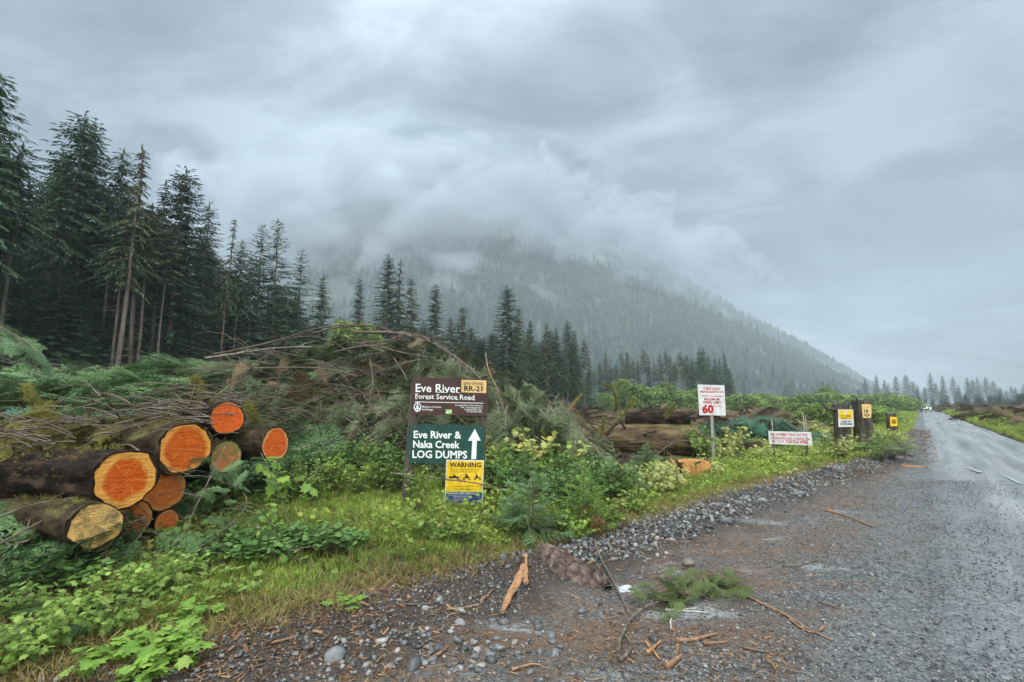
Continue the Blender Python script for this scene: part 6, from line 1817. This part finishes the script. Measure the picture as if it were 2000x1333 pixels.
# litter
o = empty('plastic_bag', gnd(1225, 1164), 'crumpled white plastic bag lying beside the bark slab', 'litter')
v, f = ico(3); v = v * [.11, .07, .045]; v = v * (1 + .55 * fbm(v[:, 0] * 28, v[:, 1] * 28 + v[:, 2] * 20, 3, 3))[:, None]
Geo().add(v + [0, 0, .035], f).build('bag', flat('plastic_white', (.46, .49, .55), .25, .5), o)
g = Geo(); v, f = ico(2); g.add(v * [.035, .03, .02] * 1.0 + [-.06, .10, .03], f); g.build('cup', P_['cream'], o)
g = Geo(); g.scatter(leaf_lobed(.07), rotm(np.array([.3, 1.9, 3.6]), np.array([.3, .1, .4]), np.array([.2, -.3, .1])), np.array([[0, 0, .03], [.02, .03, .04], [-.02, .01, .02]]))
q = g.build('fallen_leaf', leafmat('leaf_yellow', [(.65, .38, .02), (.75, .48, .03)], .2)); q.location = gnd(1202, 1141); tag(q, 'bright yellow fallen leaf beside the thin leaning stick', 'leaf')

# ------------------------------------------------------------------ stones
def mat_stone():
    m, t, out = newmat('river_stone')
    isl = N(t, 'ShaderNodeNewGeometry').outputs['Random Per Island']; rn = N(t, 'ShaderNodeObjectInfo').outputs['Random']
    col = ramp(t, math_(t, 'FRACT', math_(t, 'ADD', isl, rn)), [(0, (.030, .032, .033)), (.3, (.070, .075, .078)), (.6, (.12, .127, .130)), (.85, (.19, .192, .188)), (.95, (.28, .265, .235)), (1, (.10, .075, .06))])
    col = mixc(t, 1.0, col, ramp(t, noise(t, 45, pos(t), 4, .7), [(.3, (.7, .7, .7)), (.7, (1.25, 1.25, 1.25))]), 'MULTIPLY')
    p = N(t, 'ShaderNodeBsdfPrincipled', i_Base_Color=col, i_Roughness=.42)
    b = N(t, 'ShaderNodeBump', i_Strength=.35, i_Distance=.004, i_Height=noise(t, 70, pos(t), 4, .7)); t.links.new(b.outputs[0], p.inputs['Normal'])
    t.links.new(p.outputs[0], out.inputs[0]); return m
MST = mat_stone()
def stone_geo(seed, sub):
    rs_ = np.random.default_rng(seed); v, f = ico(sub)
    v = v * (1 + .34 * fbm(v[:, 0] * 1.3 + seed, v[:, 1] * 1.3 + v[:, 2] * .9, seed, 2))[:, None]
    for _ in range(9):
        n = rs_.normal(size=3); n /= np.linalg.norm(n); dd = v @ n; lim = rs_.uniform(.5, .8); v = v - np.outer(np.maximum(dd - lim, 0) * .85, n)
    return v * [1, rs_.uniform(.7, .95), rs_.uniform(.5, .75)], f
SG = [Geo().add(*stone_geo(s, 1)) for s in range(5)]
STM = [Geo().add(*stone_geo(s + 20, 2)).mesh('stone', MST, True) for s in range(6)]
def base_z(x, y):
    return np.maximum(np.where(veg_d(x, y) < .35, gravel_z(x, y), -9), h(x, y))
g = Geo()
k = 22000
y = 2.6 + rs.random(k) ** 2.0 * 12; u = rs.random(k)
x = edge_x(y) - .25 + u * ((.05 + .64 * y) / .768 + .5 + .25 - edge_x(y))
px = CX + x / y * F
d = -veg_d(x, y)
ln = lat(x, y)
# thick loose stones at the left and at the road, thin on the trodden part
dens = .10 + .9 * np.exp(-(d / .55) ** 2) * (.4 + .6 * (px < 1150)) + .75 * np.exp(-((ln + .75) / .55) ** 2) * ss(2.2, 3.2, y) + .5 * (px < 1050) * ss(1.6, .3, d) + .35 * (fbm(x * 1.4, y * 1.4, 131, 3) > .12)
k_ = rs.random(k) < np.clip(dens, 0, 1); x, y, ln = x[k_], y[k_], ln[k_]
s = (.007 + .020 * rs.random(len(x)) ** 3) * np.where(ln > -1.4, .85, 1.0)
Ms = rotm(rs.uniform(0, 6.28, len(x)), rs.normal(0, .3, len(x)), rs.normal(0, .3, len(x))) * s[:, None, None]
z = base_z(x, y) + s * .25
for i in range(5):
    q = slice(i, None, 5); g.scatter(SG[i], Ms[q], np.stack([x[q], y[q], z[q]], 1))
# fine grit everywhere on the shoulder and the near road
SG0 = [Geo().add(*stone_geo(s + 40, 0)) if False else Geo().add(ico(0)[0] * [1, .8, .6] * (1 + .3 * np.random.default_rng(s).normal(size=(12, 1)) * .5), ico(0)[1]) for s in range(4)]
k = 70000
y = 2.5 + rs.random(k) ** 1.7 * 8; u = rs.random(k)
x = edge_x(y) - .15 + u * ((.64 * y) / .768 + 2.2 - edge_x(y))
ln2 = lat(x, y)
k_ = rs.random(k) < np.clip(.35 + .9 * fbm(x * 1.1, y * 1.1, 161, 3) + .5 * np.exp(-((ln2 + .6) / .8) ** 2), .08, 1) * ss(1.9, .2, ln2)
x, y, ln2 = x[k_], y[k_], ln2[k_]
s = .0035 + .009 * rs.random(len(x)) ** 2
z = np.where(ln2 > -.1, .018, base_z(x, y)) + s * .3
Ms = rotm(rs.uniform(0, 6.28, len(x)), rs.normal(0, .5, len(x)), rs.normal(0, .5, len(x))) * s[:, None, None]
for i in range(4):
    q = slice(i, None, 4); g.scatter(SG0[i], Ms[q], np.stack([x[q], y[q], z[q]], 1))
# stony berm along the verge
k = 7500; y = 5.2 + rs.random(k) ** 1.3 * 13; d = rs.normal(-.12, .30, k); x = edge_x(y) - d / .72
s = .010 + .040 * rs.random(k) ** 3.5
Ms = rotm(rs.uniform(0, 6.28, k), rs.normal(0, .5, k), rs.normal(0, .5, k)) * s[:, None, None]
z = base_z(x, y) + s * .3
for i in range(5):
    q = slice(i, None, 5); g.scatter(SG[i], Ms[q], np.stack([x[q], y[q], z[q]], 1))
tag(g.build('gravel', MST, smooth=True), 'loose grey gravel and pebbles on the shoulder and along the verge', 'gravel', kind='stuff')
def stone(px, py, wpx, label, group='larger stones on the gravel', i=0):
    p = gnd(px, py); p[2] = max(float(base_z(p[0], p[1])), -.02)
    r = wpx / 2 / F * math.hypot(math.hypot(p[0], p[1]), CAMH) * .95
    o = bpy.data.objects.new('stone', STM[i % 6]); COL.objects.link(o)
    o.location = (p[0], p[1], p[2] + r * .10); o.scale = (r, r, r * 1.05); o.rotation_euler = (rng.normal() * .2, rng.normal() * .2, rng.uniform(0, 6.28))
    return tag(o, label, 'stone', group)
for i, (px, py, w, lab) in enumerate([
 (1345, 1115, 32, 'rounded grey boulder on the shoulder, the largest stone right of the bark slab'), (1138, 1209, 24, 'blue grey stone alone between the bark slab and the curved bough'), (1075, 1258, 24, 'pale speckled stone among the dark ones near the bottom'),
 (984, 1232, 26, 'dark stone at the foot of the long orange splinter'), (962, 1226, 20, 'round stone left of the orange splinter foot'), (650, 1305, 46, 'large flat slate stone at the bottom edge left of the gravel'),
 (745, 1272, 24, 'dark stone on the black litter at the bottom'), (805, 1322, 40, 'wide flat stone cut by the bottom edge'), (1010, 1295, 22, 'smooth stone right of the stone patch'), (858, 1190, 22, 'mossy stone at the edge of the dry grass'),
 (992, 1125, 20, 'dark stone half hidden in the grass above the splinter'), (982, 1103, 24, 'black clod in the grass above the orange splinter'), (1420, 1028, 30, 'flat grey stone at the end of the stone row'), (1488, 985, 22, 'pale stone on the stony berm'), (1560, 972, 26, 'grey flat stone on the berm below the bushes')]):
    stone(px, py, w, lab, i=i)
rz = np.random.default_rng(77)
for i in range(60):
    px, py = rz.normal(930, 95), rz.normal(1285, 38)
    if py > 1335 or px < 700: continue
    stone(px, py, rz.uniform(13, 25), 'smooth grey cobble in the loose patch at the bottom centre', 'cobbles in the bottom centre patch', i)
for i in range(44):
    f_ = rz.random(); px = 1265 + f_ * 400 + rz.normal() * 10; py = np.interp(px, [1250, 1400, 1500, 1600, 1680], [1085, 1020, 975, 943, 918]) + rz.normal() * 13
    stone(px, py, rz.uniform(9, 21) * (1.05 - .45 * f_), 'grey stone in the row along the foot of the green verge', 'stones along the foot of the verge', i)
for i in range(22):
    stone(rz.uniform(560, 880), rz.uniform(1235, 1330), rz.uniform(10, 20), 'dark stone sunk in the black bark litter at the bottom left', 'stones in the bark litter', i)

# chips, needles and bark flakes on the gravel
g = Geo(); k = 26000
y = 2.7 + rs.random(k) ** 1.7 * 11; u = rs.random(k) ** 1.6; x = edge_x(y) - .35 + u * 4.2
px = CX + x / y * F; q = fbm(x * 1.2, y * 1.2, 141, 3); k_ = rs.random(k) < np.clip(.45 + 1.6 * q, 0, 1); x, y = x[k_], y[k_]
z = base_z(x, y) + .006
Ms = rotm(rs.uniform(0, 6.28, len(x)), rs.normal(0, .12, len(x)), rs.normal(0, .3, len(x))) * rs.uniform(.3, 1.2, len(x))[:, None, None]
g.scatter(Geo().add([(-.005, 0, 0), (.004, 0, 0), (.003, .05, .003), (-.002, .055, .002)], None, [(0, 1, 2, 3)]), Ms, np.stack([x, y, z], 1))
k = 1500; y = 2.8 + rs.random(k) * 3.4; d = rs.normal(-.10, .30, k); x = edge_x(y) - d / .72
Ms = rotm(rs.uniform(0, 6.28, k), rs.normal(0, .3, k), rs.normal(0, .4, k)) * (.25 + .9 * rs.random(k) ** 4)[:, None, None]
g.scatter(Geo().add([(-.012, 0, 0), (.012, .004, 0), (.010, .06, .004), (-.008, .07, .002)], None, [(0, 1, 2, 3)]), Ms, np.stack([x, y, base_z(x, y) + .012], 1))
tag(g.build('wood_litter', leafmat('wood_chip', [(.03, .02, .016), (.09, .05, .03), (.16, .09, .045), (.32, .18, .085), (.05, .033, .028)], 0, .7, 3, .2)), 'brown wood chips and needles scattered on the gravel', 'litter', kind='stuff')

# dark boughs and mossy litter round the left end of the pile
g = Geo(); rb = np.random.default_rng(61)
k = 420
px = rb.uniform(-160, 330, k); Y = rb.uniform(4.0, 7.2, k); Y = np.where((px > 110) & (Y < 4.6), Y + .9, Y); x = (px - CX) / F * Y
ok = veg_d(x, Y) > 2.2
x, Y, px = x[ok], Y[ok], px[ok]
lay_boughs(g, x, Y, rb.normal(R(120), .8, len(x)), rb.uniform(.45, .9, len(x)), rb.uniform(.0, .35, len(x)), rb, BOUGH, pitch=-.1, pj=.3)
k = 160; px = rb.uniform(120, 360, k); y_ = rb.uniform(2.9, 3.7, k); x = (px - CX) / F * y_; ok = veg_d(x, y_) > .8; x, y_ = x[ok], y_[ok]
lay_boughs(g, x[:40], y_[:40], rb.normal(R(110), .6, len(x[:40])), rb.uniform(.2, .4, len(x[:40])), rb.uniform(.0, .08, len(x[:40])), rb, FINE, pj=.15)
tag(g.build('dark_boughs', [M['needle_slash'], M['twig']]), 'dark conifer boughs trapped under and beside the log pile', 'slash', kind='stuff')
# heavy green bough reaching in at the left edge, lying on the slash
o = empty('green_bough', at(-60, 640, 12.0), 'bright green drooping conifer bough reaching in at the left edge', 'branch')
g = Geo()
for q in range(26):
    t_ = q / 25
    p = np.array([t_ * 1.75, rb.normal() * .25, .12 - .75 * t_ ** 1.6 + rb.normal() * .07])
    g.join(FINE[q % 2], rotm(np.array([R(-90) + rb.normal() * .35]), np.array([-.35 - .25 * t_ + rb.normal() * .15]), np.array([rb.normal() * .3]))[0] * rb.uniform(.5, .95), p)
g.build('needles', [M['needle_sapling'], M['twig']], o)
g = Geo(); tube(g, curve_pts([(-.6, 0, .1), (.5, 0, .08), (1.2, 0, -.2), (1.8, 0, -.6)], 12), np.linspace(.03, .008, 12), 6); g.build('stem', M['twig'], o)
# broad thicket of slash beyond the right side of the road

# loose twigs and dead sprays caught on top of the logs
g = Geo(); rb = np.random.default_rng(67)
for i in range(240):
    px = rb.uniform(-40, 480); py = np.interp(px, [0, 200, 340, 480], [872, 842, 815, 800]) + rb.normal() * 26; Y = np.interp(px, [0, 480], [5.3, 6.2]) + rb.normal() * .25
    p = at(px, py, Y); a = rb.normal(math.pi, .5); L = rb.uniform(.2, 1.0); dz = rb.normal() * .18
    d = np.array([math.cos(a), math.sin(a) * .8, dz])
    P = curve_pts([p, p + d * L * .5 + [0, 0, .05 * L], p + d * L + [0, 0, -.12 * L]], 6)
    tube(g, P, np.linspace(.008, .003, 6) * rb.uniform(.6, 1.6), 4, cap=False)
for i in range(70):
    px = rb.uniform(-60, 300); py = np.interp(px, [0, 200, 300], [862, 835, 822]) + rb.normal() * 22; Y = np.interp(px, [0, 480], [5.4, 6.2])
    g.join(FINE[i % 2], rotm(np.array([rb.normal(R(130), .9)]), np.array([-.5 + rb.normal() * .3]), np.array([rb.normal() * .5]))[0] * rb.uniform(.2, .45), at(px, py, Y), m=1)
tag(g.build('loose_twigs', [M['twig'], M['moss']]), 'mossy twigs and dead sprays caught on top of the log pile', 'twigs', kind='stuff')

# drift of brown needles along the left edge of the road
g = Geo(); rb = np.random.default_rng(71); k = 9000
y = rb.uniform(9, 30, k); x = edge_x(y) + rb.random(k) ** 1.3 * (.25 * (y - 6)).clip(.3, 2.2); k_ = lat(x, y) < .3; x, y = x[k_], y[k_]
Ms = rotm(rb.uniform(0, 6.28, len(x)), rb.normal(0, .12, len(x)), rb.normal(0, .3, len(x))) * (rb.uniform(.3, .9, len(x)) * (1 + y / 30))[:, None, None]
g.scatter(Geo().add([(-.007, 0, 0), (.007, 0, 0), (.005, .07, .004), (-.004, .075, .003)], None, [(0, 1, 2, 3)]), Ms, np.stack([x, y, np.maximum(base_z(x, y), .012) + .008], 1))
tag(g.build('needle_litter', leafmat('needle_litter', [(.06, .036, .020), (.12, .07, .036), (.19, .12, .06)], 0, .7, 2, .2)), 'drift of brown conifer needles along the left road edge', 'litter', kind='stuff')

# green sprigs and switches poking up in front of the pile
g = Geo(); rb = np.random.default_rng(83)
for i in range(46):
    px = rb.uniform(352, 520); py = rb.uniform(895, 1070); Y = 5.0 + (1060 - py) / 170 * .7 + rb.normal() * .1
    g.join(FINE[i % 2], rotm(np.array([rb.normal(R(-60), 1.0)]), np.array([rb.normal(-.2, .5)]), np.array([rb.normal() * .6]))[0] * rb.uniform(.12, .30), at(px, py, Y))
for i in range(60):
    px = rb.uniform(150, 560); py = rb.uniform(930, 1120); p = at(px, py, 5.0 + (1060 - py) / 170 * .7); a = rb.uniform(0, 6.28); L = rb.uniform(.25, .9)
    d = np.array([math.cos(a), math.sin(a) * .5, rb.normal() * .45]); tube(g, curve_pts([p, p + d * L * .5 + [0, 0, .08 * L], p + d * L - [0, 0, .05 * L]], 6), np.linspace(.006, .0025, 6), 4, m=1, cap=False)
tag(g.build('sprigs', [M['needle_sapling'], M['twig']]), 'green sprigs and thin switches in front of the log pile', 'slash', kind='stuff')
